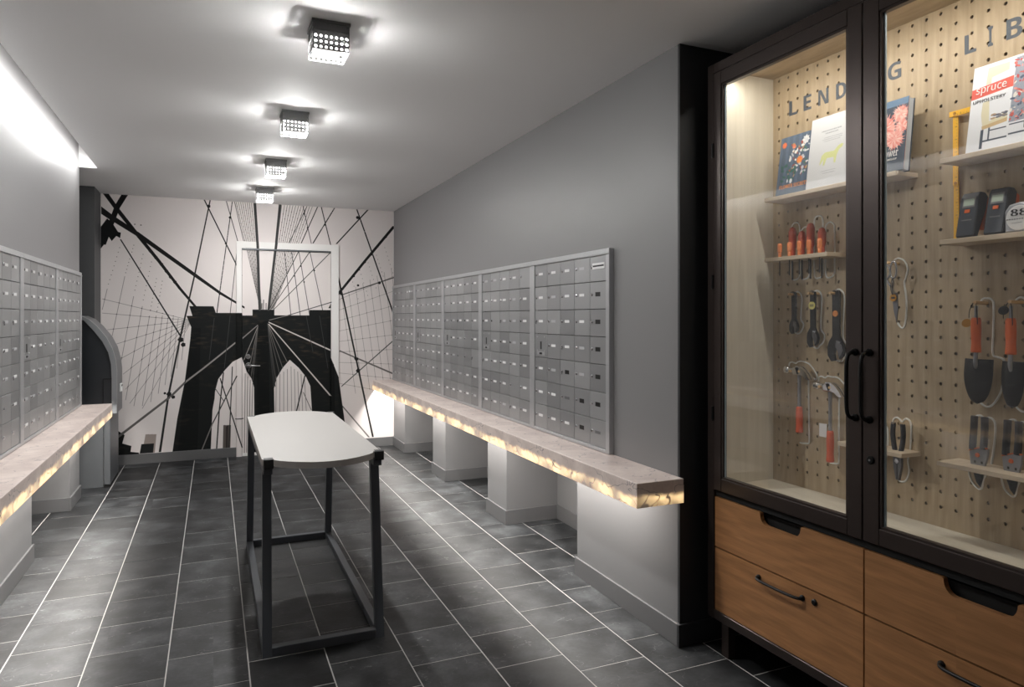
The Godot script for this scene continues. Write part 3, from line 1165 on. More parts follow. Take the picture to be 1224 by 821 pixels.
# lettering whose lower corner stands at o, along u, up v; height is that of the letters
func lettering(parent: Node3D, text: String, m: Material, o: Vector3, u: Vector3, v: Vector3, height: float, bold := true, width := 0.0, serif := false, called := "lettering") -> MeshInstance3D:
	var f := SystemFont.new()
	f.font_names = PackedStringArray(["Droid Serif" if serif else "Droid Sans"])
	f.font_weight = 700 if bold else 400
	var t := TextMesh.new()
	t.text = text
	t.font = f
	t.font_size = 64
	t.pixel_size = 0.01
	t.depth = 0.05
	t.curve_step = 2.0
	var ab := t.get_aabb()
	var k := height / maxf(ab.size.y, 0.001)
	var kx := k if width <= 0.0 else width / maxf(ab.size.x, 0.001)
	var n := u.cross(v).normalized()
	var mi := MeshInstance3D.new()
	mi.name = called
	mi.mesh = t
	mi.material_override = m
	parent.add_child(mi, true)
	var off := Vector3.ZERO
	var p: Node = parent
	while p is Node3D and p != self:
		off += p.position
		p = p.get_parent()
	var bs := Basis(u * kx, v * k, n * 0.02)
	mi.basis = bs
	mi.position = o - off - bs * Vector3(ab.position.x, ab.position.y, ab.position.z)
	return mi

func sheet(st: SurfaceTool, fn: Callable, nu: int, nv: int, th: float) -> void:
	var gp := []
	for i in nu + 1:
		var row := []
		for j in nv + 1:
			var p: Vector3 = fn.call(float(i) / nu, float(j) / nv)
			row.append(p)
		gp.append(row)
	var gn := []
	for i in nu + 1:
		var row := []
		for j in nv + 1:
			var du: Vector3 = gp[mini(i + 1, nu)][j] - gp[maxi(i - 1, 0)][j]
			var dv: Vector3 = gp[i][mini(j + 1, nv)] - gp[i][maxi(j - 1, 0)]
			var n := du.cross(dv).normalized()
			row.append(n if n.length() > 0.5 else Vector3(-1, 0, 0))
		gn.append(row)
	for i in nu:
		for j in nv:
			var v := [gp[i][j], gp[i + 1][j], gp[i + 1][j + 1], gp[i][j + 1]]
			var n := [gn[i][j], gn[i + 1][j], gn[i + 1][j + 1], gn[i][j + 1]]
			squad(st, v, n)
			squad(st, [v[0] - n[0] * th, v[1] - n[1] * th, v[2] - n[2] * th, v[3] - n[3] * th], [-n[0], -n[1], -n[2], -n[3]])

const U := Vector3(0, 0, 1)
const V := Vector3(0, 1, 0)

func cabinet() -> void:
	var t := thing("tool_cabinet", "tall dark bronze cabinet with two glass doors, pegboard back and oak drawers", "cabinet", P(2.2, 0, 1.645))
	var X := 1.978
	var s := mb()
	# carcass frame round the doors and drawers
	room_box(s, X, X + 0.04, 0.146, 2.532, 2.39, 2.43, 0.002)
	room_box(s, X, X + 0.04, 0.146, 2.532, 0.86, 0.90, 0.002)
	room_box(s, X, X + 0.04, 2.490, 2.532, 0.90, 2.39, 0.002)
	room_box(s, X, X + 0.04, 0.146, 0.184, 0.90, 2.39, 0.002)
	part("front_frame", s, M.bronze, t)
	s = mb()
	room_box(s, X + 0.04, 2.40, 0.146, 2.532, 2.40, 2.43)
	room_box(s, X + 0.04, 2.40, 0.146, 2.532, 0.86, 0.89)
	room_box(s, X + 0.04, 2.40, 2.515, 2.532, 0.89, 2.40)
	room_box(s, X + 0.04, 2.40, 0.146, 0.17, 0.89, 2.40)
	room_box(s, 2.36, 2.40, 0.17, 2.515, 0.89, 2.40)
	part("carcass", s, M.bronze, t)
	s = mb()
	room_box(s, X + 0.012, X + 0.03, 0.674, 0.70, 0.90, 2.39)
	room_box(s, X + 0.03, 2.36, 0.17, 0.68, 1.637, 1.647)
	part("divider", s, M.gap, t)
	for e in [[2.31, 2.355], [0.93, 0.975]]:
		s = mb()
		room_box(s, X + 0.012, X + 0.05, 0.0, 0.146, e[0], e[1], 0.002)
		part("foot", s, M.bronze, t)
		s = mb()
		room_box(s, 2.34, 2.38, 0.0, 0.146, e[0], e[1], 0.002)
		part("foot", s, M.bronze, t)
	# inside
	s = mb()
	room_box(s, 2.0, PEG + 0.02, 0.70, 2.515, 2.388, 2.399)
	part("side_panel", s, M.birch_pale, t, "pale birch side panel")
	s = mb()
	room_box(s, 2.0, PEG + 0.02, 0.70, 2.515, 0.891, 0.902)
	part("side_panel", s, M.birch_pale, t)
	s = mb()
	room_box(s, 2.0, PEG + 0.02, 2.508, 2.514, 0.902, 2.388)
	part("inner_ceiling", s, M.birch, t)
	s = mb()
	room_box(s, 2.0, PEG + 0.02, 0.70, 0.715, 0.902, 2.388)
	part("inner_floor", s, M.birch_pale, t)
	s = mb()
	room_box(s, 2.03, 2.055, 2.468, 2.486, 0.92, 2.37)
	part("light_strip", s, M.led, t)
	s = mb()
	var nu := 27
	var nv := 33
	pierced(s, P(PEG, 2.517 - nv * 0.0533, 2.3786), U, V, nu * 0.0532, nv * 0.0533, nu, nv, 0.0061, 0.006)
	room_box(s, PEG, PEG + 0.006, 0.715, 2.508, 2.3786, 2.388)
	room_box(s, PEG, PEG + 0.006, 0.715, 2.508, 0.902, 2.3786 - nu * 0.0532)
	room_box(s, PEG, PEG + 0.006, 0.715, 2.517 - nv * 0.0533, 2.3786 - nu * 0.0532, 2.3786)
	var board := part("pegboard", s, M.birch, t, "birch pegboard with rows of round holes")
	s = mb()
	room_box(s, PEG + 0.03, PEG + 0.034, 0.715, 2.508, 0.902, 2.388)
	part("back_panel", s, M.birch, t)
	# LENDING LIBRARY along the top of the board
	var ls := [["L", 2.293, 0.045], ["E", 2.213, 0.041], ["N", 2.135, 0.052], ["D", 2.046, 0.05], ["I", 1.962, 0.016], ["N", 1.905, 0.052], ["G", 1.812, 0.055], ["L", 1.525, 0.039], ["I", 1.449, 0.016], ["B", 1.392, 0.047], ["R", 1.312, 0.05], ["A", 1.232, 0.058], ["R", 1.145, 0.05], ["Y", 1.062, 0.055]]
	for l in ls:
		lettering(board, l[0], M.letter_grey, B(l[1], 2.319, -0.0005), U, V, 0.0635, true, l[2])

	doors(t)
	drawers(t)
	shelves(t)
	outlines(board)
	pegs(board)
	books()
	screwdrivers()
	wrench("small adjustable wrench with dark tag, hung by the cabinet's side panel", 2.235, 1.548, 0.178, 0.022, 0.045, 1)
	wrench("medium adjustable wrench with pale yellow tag, middle of three", 2.133, 1.548, 0.232, 0.025, 0.056, 2)
	wrench("largest adjustable wrench with small orange tag, next to the door stile", 2.016, 1.548, 0.283, 0.036, 0.078, 3)
	hammer("chrome claw hammer with orange grip, further from the door stile", 2.196, 1.23, 0.956)
	hammer("chrome claw hammer with orange grip, lower and next to the door stile", 2.037, 1.176, 0.862)
	scissors()
	pliers("combination pliers with black handles, wholly visible at the small shelf's end", 1.732)
	pliers("pliers with black handles half hidden by the black centre stile", 1.835)
	trowel("wide black garden trowel with orange handle and brass tag", 1.455, 1.484, 0.092, 0.145)
	trowel("narrow black garden trowel with orange handle, further from the black door stile", 1.349, 1.482, 0.068, 0.145)
	pruner("steel shears with dark handles under the wide trowel", 1.444)
	pruner("steel shears with dark handles at the picture's edge", 1.342)
	ruler()
	finder("dark stud finder with pale screen beside the yellow folding ruler", 1.49, 0)
	finder("dark stud finder between the first one and the tape measure", 1.402, 1)
	tape()
	var c := thing("white_oblong", "small blank white card on the pegboard between the two hammers", "oblong", B(2.11, 0.95, 0))
	s = mb()
	room_box(s, PEG - 0.002, PEG, 0.948, 1.003, 2.09, 2.129, 0.0005)  # plain white oblong on the board
	part("oblong", s, M.oblong_white, c)

func doors(t: Node3D) -> void:
	var X := 1.976
	var y0 := 0.702
	var y1 := 2.487
	for e in [[2.388, 2.342, 1.705, 1.647, 1.0], [0.902, 0.948, 1.583, 1.643, -1.0]]:
		var s := mb()
		room_box(s, X, X + 0.03, y0, y1, e[0], e[1], 0.002)
		room_box(s, X, X + 0.03, y0, y1, e[2], e[3], 0.002)
		room_box(s, X, X + 0.03, y1 - 0.055, y1, e[1], e[2], 0.002)
		room_box(s, X, X + 0.03, y0, y0 + 0.054, e[1], e[2], 0.002)
		# bead that holds the pane
		var k: float = e[4]
		room_box(s, X + 0.004, X + 0.026, y0 + 0.05, y1 - 0.05, e[1], e[1] - 0.009 * k, 0.001)
		room_box(s, X + 0.004, X + 0.026, y0 + 0.05, y1 - 0.05, e[2], e[2] + 0.009 * k, 0.001)
		room_box(s, X + 0.004, X + 0.026, y1 - 0.063, y1 - 0.054, e[1], e[2], 0.001)
		room_box(s, X + 0.004, X + 0.026, y0 + 0.053, y0 + 0.062, e[1], e[2], 0.001)
		var d := part("glass_door", s, M.bronze, t)
		s = mb()
		quad(s, P(X + 0.014, y0 + 0.055, e[1]), P(X + 0.014, y0 + 0.055, e[2]), P(X + 0.014, y1 - 0.056, e[2]), P(X + 0.014, y1 - 0.056, e[1]), Vector3(-1, 0, 0))
		part("pane", s, M.glass, d)
		s = mb()
		var ge: float = e[1] if k > 0 else e[2]
		room_box(s, X + 0.012, X + 0.02, y0 + 0.062, y1 - 0.063, ge - 0.009, ge - 0.0145, 0.001)  # pale bar paints the highlight along the edge of the pane
		part("edge_highlight", s, M.edge_highlight, d)
		s = mb()
		var hd: float = 1.672 if k > 0 else 1.617
		tube(s, smooth([P(X + 0.002, 1.325, hd), P(X - 0.026, 1.322, hd), P(X - 0.040, 1.295, hd), P(X - 0.042, 1.215, hd), P(X - 0.040, 1.135, hd), P(X - 0.026, 1.108, hd), P(X + 0.002, 1.105, hd)], 5), 0.0065, 10)
		for y in [1.325, 1.105]:
			lathe(s, P(X, y, hd), Vector3(-1, 0, 0), [Vector2(0, 0.013), Vector2(0.006, 0.013), Vector2(0.012, 0.008)], 12)
		part("handle", s, M.black_metal, d, "black bow handle")
		for y in [2.16, 1.595, 1.03]:
			s = mb()
			var hx: float = e[0] + 0.002 * k
			cyl(s, P(X - 0.004, y - 0.028, hx), P(X - 0.004, y + 0.028, hx), 0.006, -1.0, 10)
			cyl(s, P(X - 0.004, y - 0.033, hx), P(X - 0.004, y - 0.028, hx), 0.0045, -1.0, 8)
			part("hinge", s, M.black_metal, d)
		if k < 0:
			s = mb()
			lathe(s, P(X, 0.974, 1.612), Vector3(-1, 0, 0), [Vector2(0, 0.014), Vector2(0.004, 0.014), Vector2(0.007, 0.011), Vector2(0.007, 0)], 16)
			part("lock", s, M.black_metal, d)
			s = mb()
			lathe(s, P(X - 0.0065, 0.974, 1.612), Vector3(-1, 0, 0), [Vector2(0, 0.0035), Vector2(0.002, 0.0035), Vector2(0.002, 0)], 10)
			part("key_barrel", s, M.grey_steel, d)

func drawers(t: Node3D) -> void:
	var X := 1.982
	for e in [[2.385, 1.6465, 2.016], [1.6405, 0.902, 1.268]]:
		# upper drawer with a scooped finger grip in its top edge
		var c: float = e[2]
		var y0 := 0.459
		var y1 := 0.6705
		var q := PackedVector2Array([Vector2(-e[0], y0), Vector2(-e[1], y0), Vector2(-e[1], y1)])
		var hw := 0.107
		q.append(Vector2(-c + hw, y1))
		for i in 7:
			var a := PI / 2 * i / 6.0
			q.append(Vector2(-c + hw - 0.012 - 0.034 * (1.0 - cos(a)) + 0.008, y1 - 0.004 - 0.042 * sin(a)))
		for i in 7:
			var a := PI / 2 * (1.0 - i / 6.0)
			q.append(Vector2(-c - hw + 0.004 + 0.034 * (1.0 - cos(a)), y1 - 0.004 - 0.042 * sin(a)))
		q.append(Vector2(-c - hw, y1))
		q.append(Vector2(-e[0], y1))
		var s := mb()
		extr(s, q, Vector3(X + 0.019, 0, 0), U, V, 0.019)
		var d := part("drawer", s, M.oak, t, "oak drawer front with a scooped grip")
		s = mb()
		room_box(s, X + 0.03, X + 0.05, y0 + 0.02, y1 - 0.01, e[1] + 0.02, e[0] - 0.02)  # black slab stands for the shade inside the drawer
		part("drawer_shade", s, M.gap, d)
		# lower drawer
		s = mb()
		room_box(s, X, X + 0.019, 0.187, 0.4525, e[1], e[0])
		d = part("drawer", s, M.oak, t, "oak drawer front with black bow handle")
		s = mb()
		var h0: float = c + 0.108
		var h1: float = c - 0.113
		tube(s, smooth([P(X, 0.414, h0), P(X - 0.012, 0.414, h0), P(X - 0.026, 0.413, h0 - 0.025), P(X - 0.030, 0.413, c), P(X - 0.026, 0.413, h1 + 0.025), P(X - 0.012, 0.412, h1), P(X, 0.412, h1)], 5), 0.0058, 10)
		for h in [h0, h1]:
			lathe(s, P(X, 0.413, h), Vector3(-1, 0, 0), [Vector2(0, 0.011), Vector2(0.006, 0.011), Vector2(0.011, 0.007)], 12)
		part("handle", s, M.black_metal, d)
		s = mb()
		lathe(s, P(X, 0.418, c - 0.168), Vector3(-1, 0, 0), [Vector2(0, 0.0115), Vector2(0.005, 0.0115), Vector2(0.008, 0.008), Vector2(0.008, 0)], 14)
		part("lock", s, M.black_metal, d)

func shelves(t: Node3D) -> void:
	# depth ends, top, thickness, how far it stands out
	for e in [[2.322, 1.691, 1.956, 0.016, 0.113], [2.324, 1.990, 1.6965, 0.016, 0.112], [1.533, 0.95, 1.962, 0.016, 0.112], [1.533, 0.95, 1.6955, 0.016, 0.112], [1.950, 1.680, 0.963, 0.015, 0.10], [1.545, 0.97, 0.966, 0.015, 0.11]]:
		var s := mb()
		room_box(s, PEG - e[4], PEG - 0.0005, e[2] - e[3], e[2], e[1], e[0], 0.001)
		part("peg_shelf", s, M.shelf_wood, t)

func line_on(board: Node3D, flat: Array, closed := false) -> void:
	var pts := []
	for i in range(0, flat.size(), 2):
		pts.append(B(flat[i], flat[i + 1], 0.0008))
	var s := mb()
	tube(s, smooth(pts, 5, closed), 0.0035, 6, closed)
	part("painted_outline", s, M.outline_white, board)

func outlines(board: Node3D) -> void:
	for d in [2.256, 2.203, 2.133, 2.075]:
		var y1 := 1.85 if d > 2.25 else (1.825 if d > 2.2 else (1.862 if d > 2.1 else 1.829))
		line_on(board, [d + 0.023, 1.70, d + 0.023, 1.79, d + 0.020, y1 - 0.012, d, y1, d - 0.020, y1 - 0.012, d - 0.023, 1.79, d - 0.023, 1.68, d - 0.022, 1.62, d, 1.604, d + 0.020, 1.615, d + 0.023, 1.70], false)
	line_on(board, [2.262, 1.545, 2.241, 1.551, 2.221, 1.528, 2.224, 1.48, 2.227, 1.434, 2.212, 1.411, 2.222, 1.385, 2.241, 1.371, 2.262, 1.378, 2.279, 1.408, 2.262, 1.437])
	line_on(board, [2.158, 1.545, 2.139, 1.553, 2.117, 1.531, 2.119, 1.46, 2.120, 1.394, 2.102, 1.369, 2.108, 1.34, 2.127, 1.323, 2.142, 1.312, 2.17, 1.325, 2.188, 1.347])
	line_on(board, [2.059, 1.36, 2.056, 1.44, 2.054, 1.53, 2.032, 1.554, 2.006, 1.527, 2.009, 1.44, 2.011, 1.362, 1.991, 1.328, 1.998, 1.295, 2.014, 1.269, 2.035, 1.265, 2.066, 1.278, 2.080, 1.30, 2.073, 1.335, 2.059, 1.36])
	line_on(board, [2.294, 1.225, 2.290, 1.241, 2.275, 1.247, 2.256, 1.243, 2.24, 1.251, 2.218, 1.253, 2.18, 1.243, 2.142, 1.202, 2.147, 1.182, 2.160, 1.186])
	line_on(board, [2.186, 1.185, 2.184, 1.05, 2.182, 0.925, 2.186, 0.909, 2.205, 0.905, 2.232, 0.904])
	line_on(board, [2.133, 1.175, 2.129, 1.192, 2.118, 1.197, 2.10, 1.193, 2.085, 1.20, 2.069, 1.199, 2.03, 1.195, 1.988, 1.155, 1.985, 1.132, 2.000, 1.13])
	line_on(board, [2.029, 1.13, 2.031, 1.0, 2.031, 0.87, 2.036, 0.853, 2.05, 0.849, 2.074, 0.848])
	line_on(board, [1.791, 1.646, 1.778, 1.655, 1.764, 1.657, 1.742, 1.645, 1.731, 1.614, 1.739, 1.583, 1.744, 1.566, 1.738, 1.525, 1.735, 1.484, 1.739, 1.43, 1.746, 1.405, 1.757, 1.404, 1.771, 1.421])
	line_on(board, [1.78, 0.96, 1.793, 1.02, 1.789, 1.06, 1.776, 1.072, 1.762, 1.067, 1.753, 1.059, 1.745, 1.068, 1.734, 1.073, 1.72, 1.062, 1.717, 1.03, 1.722, 0.956, 1.73, 0.925, 1.725, 0.885, 1.737, 0.85, 1.755, 0.84, 1.768, 0.845])
	line_on(board, [1.86, 1.035, 1.845, 1.05, 1.829, 1.044, 1.812, 1.022, 1.812, 0.958, 1.821, 0.906, 1.829, 0.87, 1.845, 0.84])
	line_on(board, [1.472, 1.49, 1.465, 1.50, 1.453, 1.503, 1.436, 1.498, 1.43, 1.478, 1.431, 1.40, 1.433, 1.325, 1.42, 1.314, 1.402, 1.308, 1.398, 1.29, 1.405, 1.213, 1.428, 1.165, 1.451, 1.150, 1.472, 1.161])
	line_on(board, [1.366, 1.49, 1.352, 1.503, 1.336, 1.498, 1.328, 1.478, 1.329, 1.325, 1.31, 1.31, 1.296, 1.29, 1.302, 1.213, 1.328, 1.158, 1.345, 1.148, 1.362, 1.16])
	for o in [0.0, 0.103]:
		line_on(board, [1.492 - o, 1.108, 1.482 - o, 1.117, 1.471 - o, 1.119, 1.462 - o, 1.113, 1.455 - o, 1.11, 1.446 - o, 1.116, 1.433 - o, 1.112, 1.425 - o, 1.095, 1.426 - o, 1.05, 1.438 - o, 0.959])
		line_on(board, [1.51 - o, 0.945, 1.509 - o, 0.924, 1.501 - o, 0.898, 1.488 - o, 0.883, 1.475 - o, 0.877, 1.467 - o, 0.885, 1.463 - o, 0.91, 1.455 - o, 0.927])

func pegs(board: Node3D) -> void:
	for p in [[2.235, 1.538], [2.130, 1.538], [2.022, 1.536], [2.231, 1.211], [2.180, 1.213], [2.076, 1.159], [2.024, 1.160], [1.768, 1.637], [1.452, 1.487], [1.346, 1.487]]:
		var s := mb()
		cyl(s, B(p[0], p[1], 0.0), B(p[0], p[1] + 0.002, 0.062), 0.0055, -1.0, 10)
		part("peg", s, M.peg_wood, board)

# ---------------------------------------------------------------- books
func petals(im: Image, c: Vector2, r: float, a: Color, b: Color, n: int) -> void:
	spot(im, c, r * 0.72, r * 0.72, a.lerp(b, 0.25))
	for k in range(4, 0, -1):
		var rr := r * k / 4.0
		for i in n:
			var an := TAU * (i + 0.5 * k) / n + rng.randf() * 0.2
			var d := Vector2(cos(an), sin(an))
			var w := Vector2(-d.y, d.x) * rr * 1.9 / n
			fill(im, PackedVector2Array([c, c + d * rr * 0.55 + w, c + d * rr, c + d * rr * 0.55 - w]), a.lerp(b, rng.randf()))

func spot(im: Image, c: Vector2, rx: float, ry: float, col: Color, turn := 0.0) -> void:
	var q := PackedVector2Array()
	for i in 14:
		q.append(c + Vector2(cos(TAU * i / 14) * rx, sin(TAU * i / 14) * ry).rotated(turn))
	fill(im, q, col)

func cover_still_life() -> Image:
	var im := Image.create(256, 384, false, Image.FORMAT_RGB8)
	im.fill(Color8(74, 92, 112))
	for i in 5:
		fill(im, PackedVector2Array([Vector2(i * 52, 0), Vector2(i * 52 + 24, 0), Vector2(i * 52 + 18, 330), Vector2(i * 52 - 4, 330)]), Color8(86, 106, 130))
	for i in 60:
		var p := Vector2(rng.randf_range(90, 250), rng.randf_range(60, 270))
		spot(im, p, rng.randf_range(5, 18), rng.randf_range(4, 12), [Color8(226, 226, 224), Color8(196, 200, 206), Color8(60, 110, 92), Color8(186, 150, 104), Color8(150, 70, 60), Color8(236, 236, 230)][rng.randi_range(0, 5)], rng.randf() * 3.0)
	petals(im, Vector2(34, 52), 24, Color8(236, 96, 50), Color8(240, 140, 80), 7)
	petals(im, Vector2(120, 76), 18, Color8(220, 90, 60), Color8(240, 170, 130), 7)
	petals(im, Vector2(178, 172), 30, Color8(240, 110, 40), Color8(246, 176, 90), 9)
	petals(im, Vector2(215, 50), 34, Color8(236, 234, 230), Color8(200, 204, 210), 8)
	for i in 14:
		spot(im, Vector2(rng.randf_range(30, 150), rng.randf_range(190, 290)), 14, 9, Color8(40, 96, 84), rng.randf() * 3.0)
	spot(im, Vector2(120, 300), 12, 16, Color8(230, 232, 236))
	spot(im, Vector2(90, 296), 7, 12, Color8(214, 216, 222))
	return im

func cover_dahlias() -> Image:
	var im := Image.create(256, 384, false, Image.FORMAT_RGB8)
	im.fill(Color8(52, 66, 82))
	fill(im, PackedVector2Array([Vector2(0, 0), Vector2(256, 0), Vector2(256, 36), Vector2(0, 36)]), Color8(92, 122, 150))
	for f in [[60, 90, 74], [214, 84, 56], [40, 200, 66], [226, 150, 46], [120, 150, 92], [190, 214, 64], [90, 236, 50]]:
		petals(im, Vector2(f[0], f[1]), f[2], Color8(232, 128, 116), Color8(252, 222, 208), 24)
	for f in [[60, 372, 30], [20, 360, 26]]:
		petals(im, Vector2(f[0], f[1]), f[2], Color8(216, 120, 170), Color8(246, 200, 222), 14)
	return im

func cover_dog() -> Image:
	var im := Image.create(256, 384, false, Image.FORMAT_RGB8)
	im.fill(Color8(214, 215, 216))
	var c := Color8(212, 216, 150)
	# four-legged silhouette, print only
	fill(im, PackedVector2Array([Vector2(84, 214), Vector2(104, 200), Vector2(160, 202), Vector2(182, 180), Vector2(200, 172), Vector2(214, 178), Vector2(206, 192), Vector2(192, 198), Vector2(178, 226), Vector2(174, 268), Vector2(164, 268), Vector2(160, 236), Vector2(118, 234), Vector2(106, 270), Vector2(96, 270), Vector2(98, 236), Vector2(80, 262), Vector2(74, 262)]), c)
	# illegible small print
	for r in [[70, 190, 78], [96, 170, 92], [88, 196, 118], [80, 200, 128], [90, 190, 138], [90, 180, 300], [100, 176, 312]]:
		var x := float(r[0])
		while x < r[1]:
			var w := rng.randf_range(3, 9)
			fill(im, PackedVector2Array([Vector2(x, r[2]), Vector2(x + w, r[2]), Vector2(x + w, r[2] + (7 if r[2] < 100 else 3)), Vector2(x, r[2] + (7 if r[2] < 100 else 3))]), Color8(158, 160, 164))
			x += w + 3.0
	return im

func cover_upholstery() -> Image:
	var im := Image.create(320, 440, false, Image.FORMAT_RGB8)
	im.fill(Color8(232, 234, 238))
	fill(im, PackedVector2Array([Vector2(70, 20), Vector2(170, 20), Vector2(170, 60), Vector2(92, 74), Vector2(90, 130), Vector2(66, 130)]), Color8(218, 212, 190))
	fill(im, PackedVector2Array([Vector2(60, 196), Vector2(90, 190), Vector2(100, 300), Vector2(182, 268), Vector2(184, 300), Vector2(70, 322), Vector2(58, 260)]), Color8(224, 216, 186))
	for i in 26:
		spot(im, Vector2(rng.randf_range(108, 182), rng.randf_range(268, 290)), 9, 4, [Color8(120, 116, 124), Color8(176, 150, 120), Color8(90, 96, 110)][rng.randi_range(0, 2)], 0.2)
	fill(im, PackedVector2Array([Vector2(66, 318), Vector2(184, 300), Vector2(184, 320), Vector2(70, 336)]), Color8(206, 178, 132))
	# frame of the bench
	for q in [[64, 336, 78, 432], [100, 332, 108, 400], [78, 392, 190, 400], [196, 384, 320, 392], [100, 344, 184, 350], [262, 330, 272, 372], [304, 330, 314, 420], [196, 338, 300, 344]]:
		fill(im, PackedVector2Array([Vector2(q[0], q[1]), Vector2(q[2], q[1]), Vector2(q[2], q[3]), Vector2(q[0], q[3])]), Color8(72, 82, 96))
	# floral cloth
	fill(im, PackedVector2Array([Vector2(200, 10), Vector2(320, 10), Vector2(320, 330), Vector2(192, 330)]), Color8(150, 156, 170))
	for i in 170:
		var p := Vector2(rng.randf_range(196, 318), rng.randf_range(14, 326))
		spot(im, p, rng.randf_range(3, 13), rng.randf_range(2, 7), [Color8(204, 92, 82), Color8(226, 150, 138), Color8(70, 84, 110), Color8(226, 220, 210), Color8(120, 140, 150), Color8(190, 70, 70)][rng.randi_range(0, 5)], rng.randf() * 3.0)
	fill(im, PackedVector2Array([Vector2(0, 116), Vector2(196, 96), Vector2(196, 150), Vector2(0, 168)]), Color8(226, 94, 78))
	return im

func book(label: String, d: float, w: float, h: float, th: float, xb: float, xt: float, y: float, im: Image, spine: Color, group := "books on the pegboard shelves") -> Array:
	var t := thing("book", label, "book", P(xb, y, d), group)
	var v := Vector3(xt - xb, h, 0).normalized()
	var n := U.cross(v).normalized()
	var o := P(xb, y + 0.0008, d)
	var cm := mat("cover_%s" % t.name, Color(1, 1, 1), 0.35)
	cm.albedo_texture = tex(im)
	var s := mb()
	obox(s, o, U, v, w, h, 0.002)
	var front := part("front_cover", s, cm, t)
	var sm := mat("spine_%s" % t.name, spine, 0.45)
	s = mb()
	obox(s, o - n * th, U, v, w, h, 0.002)
	obox(s, o - n * 0.002 - U * 0.0005, U, v, 0.004, h, th - 0.002)
	part("back_cover", s, sm, t)
	s = mb()
	obox(s, o - n * 0.002 + U * 0.004 + v * 0.003, U, v, w - 0.008, h - 0.006, th - 0.002)
	part("pages", s, M.pages, t)
	return [front, o + n * 0.0002, v]

func books() -> void:
	var b := book("blue grey book with a painted flower bouquet, standing by the cabinet's side panel", 2.267, 0.163, 0.252, 0.012, 2.206, 2.242, 1.956, cover_still_life(), Color8(60, 74, 92))
	lettering(b[0], "FLOWER SECRETS", M.ink_orange, b[1] + U * 0.018 + b[2] * 0.026, U, b[2], 0.0165, true, 0.15)
	b = book("tall pale grey book with a yellow green animal print, beside the bouquet book", 2.101, 0.20, 0.287, 0.016, 2.203, 2.242, 1.956, cover_dog(), Color8(226, 228, 232))
	b = book("dark blue book with coral dahlia blooms, by the end of the shelf", 1.842, 0.172, 0.262, 0.030, 2.206, 2.236, 1.956, cover_dahlias(), Color8(56, 66, 76))
	lettering(b[0], "flower", M.ink_white, b[1] + U * 0.080 + b[2] * 0.056, U, b[2], 0.028, false, 0.066, true)
	lettering(b[0], "WORKSHOP", M.ink_white, b[1] + U * 0.088 + b[2] * 0.042, U, b[2], 0.0065, false, 0.054)
	b = book("white book with red title band and floral cloth, above the stud finders", 1.452, 0.205, 0.281, 0.018, 2.203, 2.250, 1.962, cover_upholstery(), Color8(236, 238, 240))
	var up: Vector3 = b[2]
	var slope := (U + up * 0.0).normalized()
	lettering(b[0], "spruce", M.ink_white, b[1] + U * 0.014 + up * 0.182, slope, up, 0.026, false, 0.092)
	lettering(b[0], "UPHOLSTERY", M.ink, b[1] + U * 0.008 + up * 0.158, slope, up, 0.0105, false, 0.098)

# ---------------------------------------------------------------- tools
func screwdrivers() -> void:
	var near := [2.252, 2.198, 2.145, 2.095, 2.041]
	var says := ["by the cabinet's side panel", "second from the cabinet's side panel", "middle of the front row", "fourth from the cabinet's side panel", "at the shelf's other end"]
	for i in 5:
		var t := thing("screwdriver", "small amber handled screwdriver in the front row, " + says[i], "screwdriver", B(near[i], 1.6965, 0.095), "screwdrivers standing in the small shelf")
		var s := mb()
		lathe(s, B(near[i], 1.6968, 0.095), V, [Vector2(0, 0), Vector2(0, 0.0065), Vector2(0.014, 0.0075), Vector2(0.018, 0.0065), Vector2(0.024, 0.0092), Vector2(0.052, 0.0095), Vector2(0.058, 0.007), Vector2(0.060, 0)], 14)
		part("handle", s, M.amber, t)
		s = mb()
		cyl(s, B(near[i], 1.6968, 0.095), B(near[i], 1.618, 0.095), 0.0021, -1.0, 8)
		part("shaft", s, M.tool_black, t)
	var far := [[2.226, 1.826], [2.174, 1.804], [2.129, 1.832], [2.071, 1.806]]
	var says2 := ["first from the side panel", "shortest of the four", "tallest of the four", "last towards the door stile"]
	for i in 4:
		var d: float = far[i][0]
		var h: float = far[i][1] - 1.697
		var t := thing("screwdriver", "large brick red screwdriver in the back row, " + says2[i], "screwdriver", B(d, 1.6965, 0.05), "screwdrivers standing in the small shelf")
		var s := mb()
		lathe(s, B(d, 1.6968, 0.05), V, [Vector2(0, 0), Vector2(0, 0.010), Vector2(0.018, 0.012), Vector2(0.03, 0.0115), Vector2(0.045, 0.0155), Vector2(h - 0.022, 0.016), Vector2(h - 0.006, 0.011), Vector2(h, 0)], 16)
		part("handle", s, M.brick_red, t)
		s = mb()
		cyl(s, B(d, 1.6968, 0.05), B(d, 1.60, 0.05), 0.0035, -1.0, 8)
		part("shaft", s, M.tool_black, t)

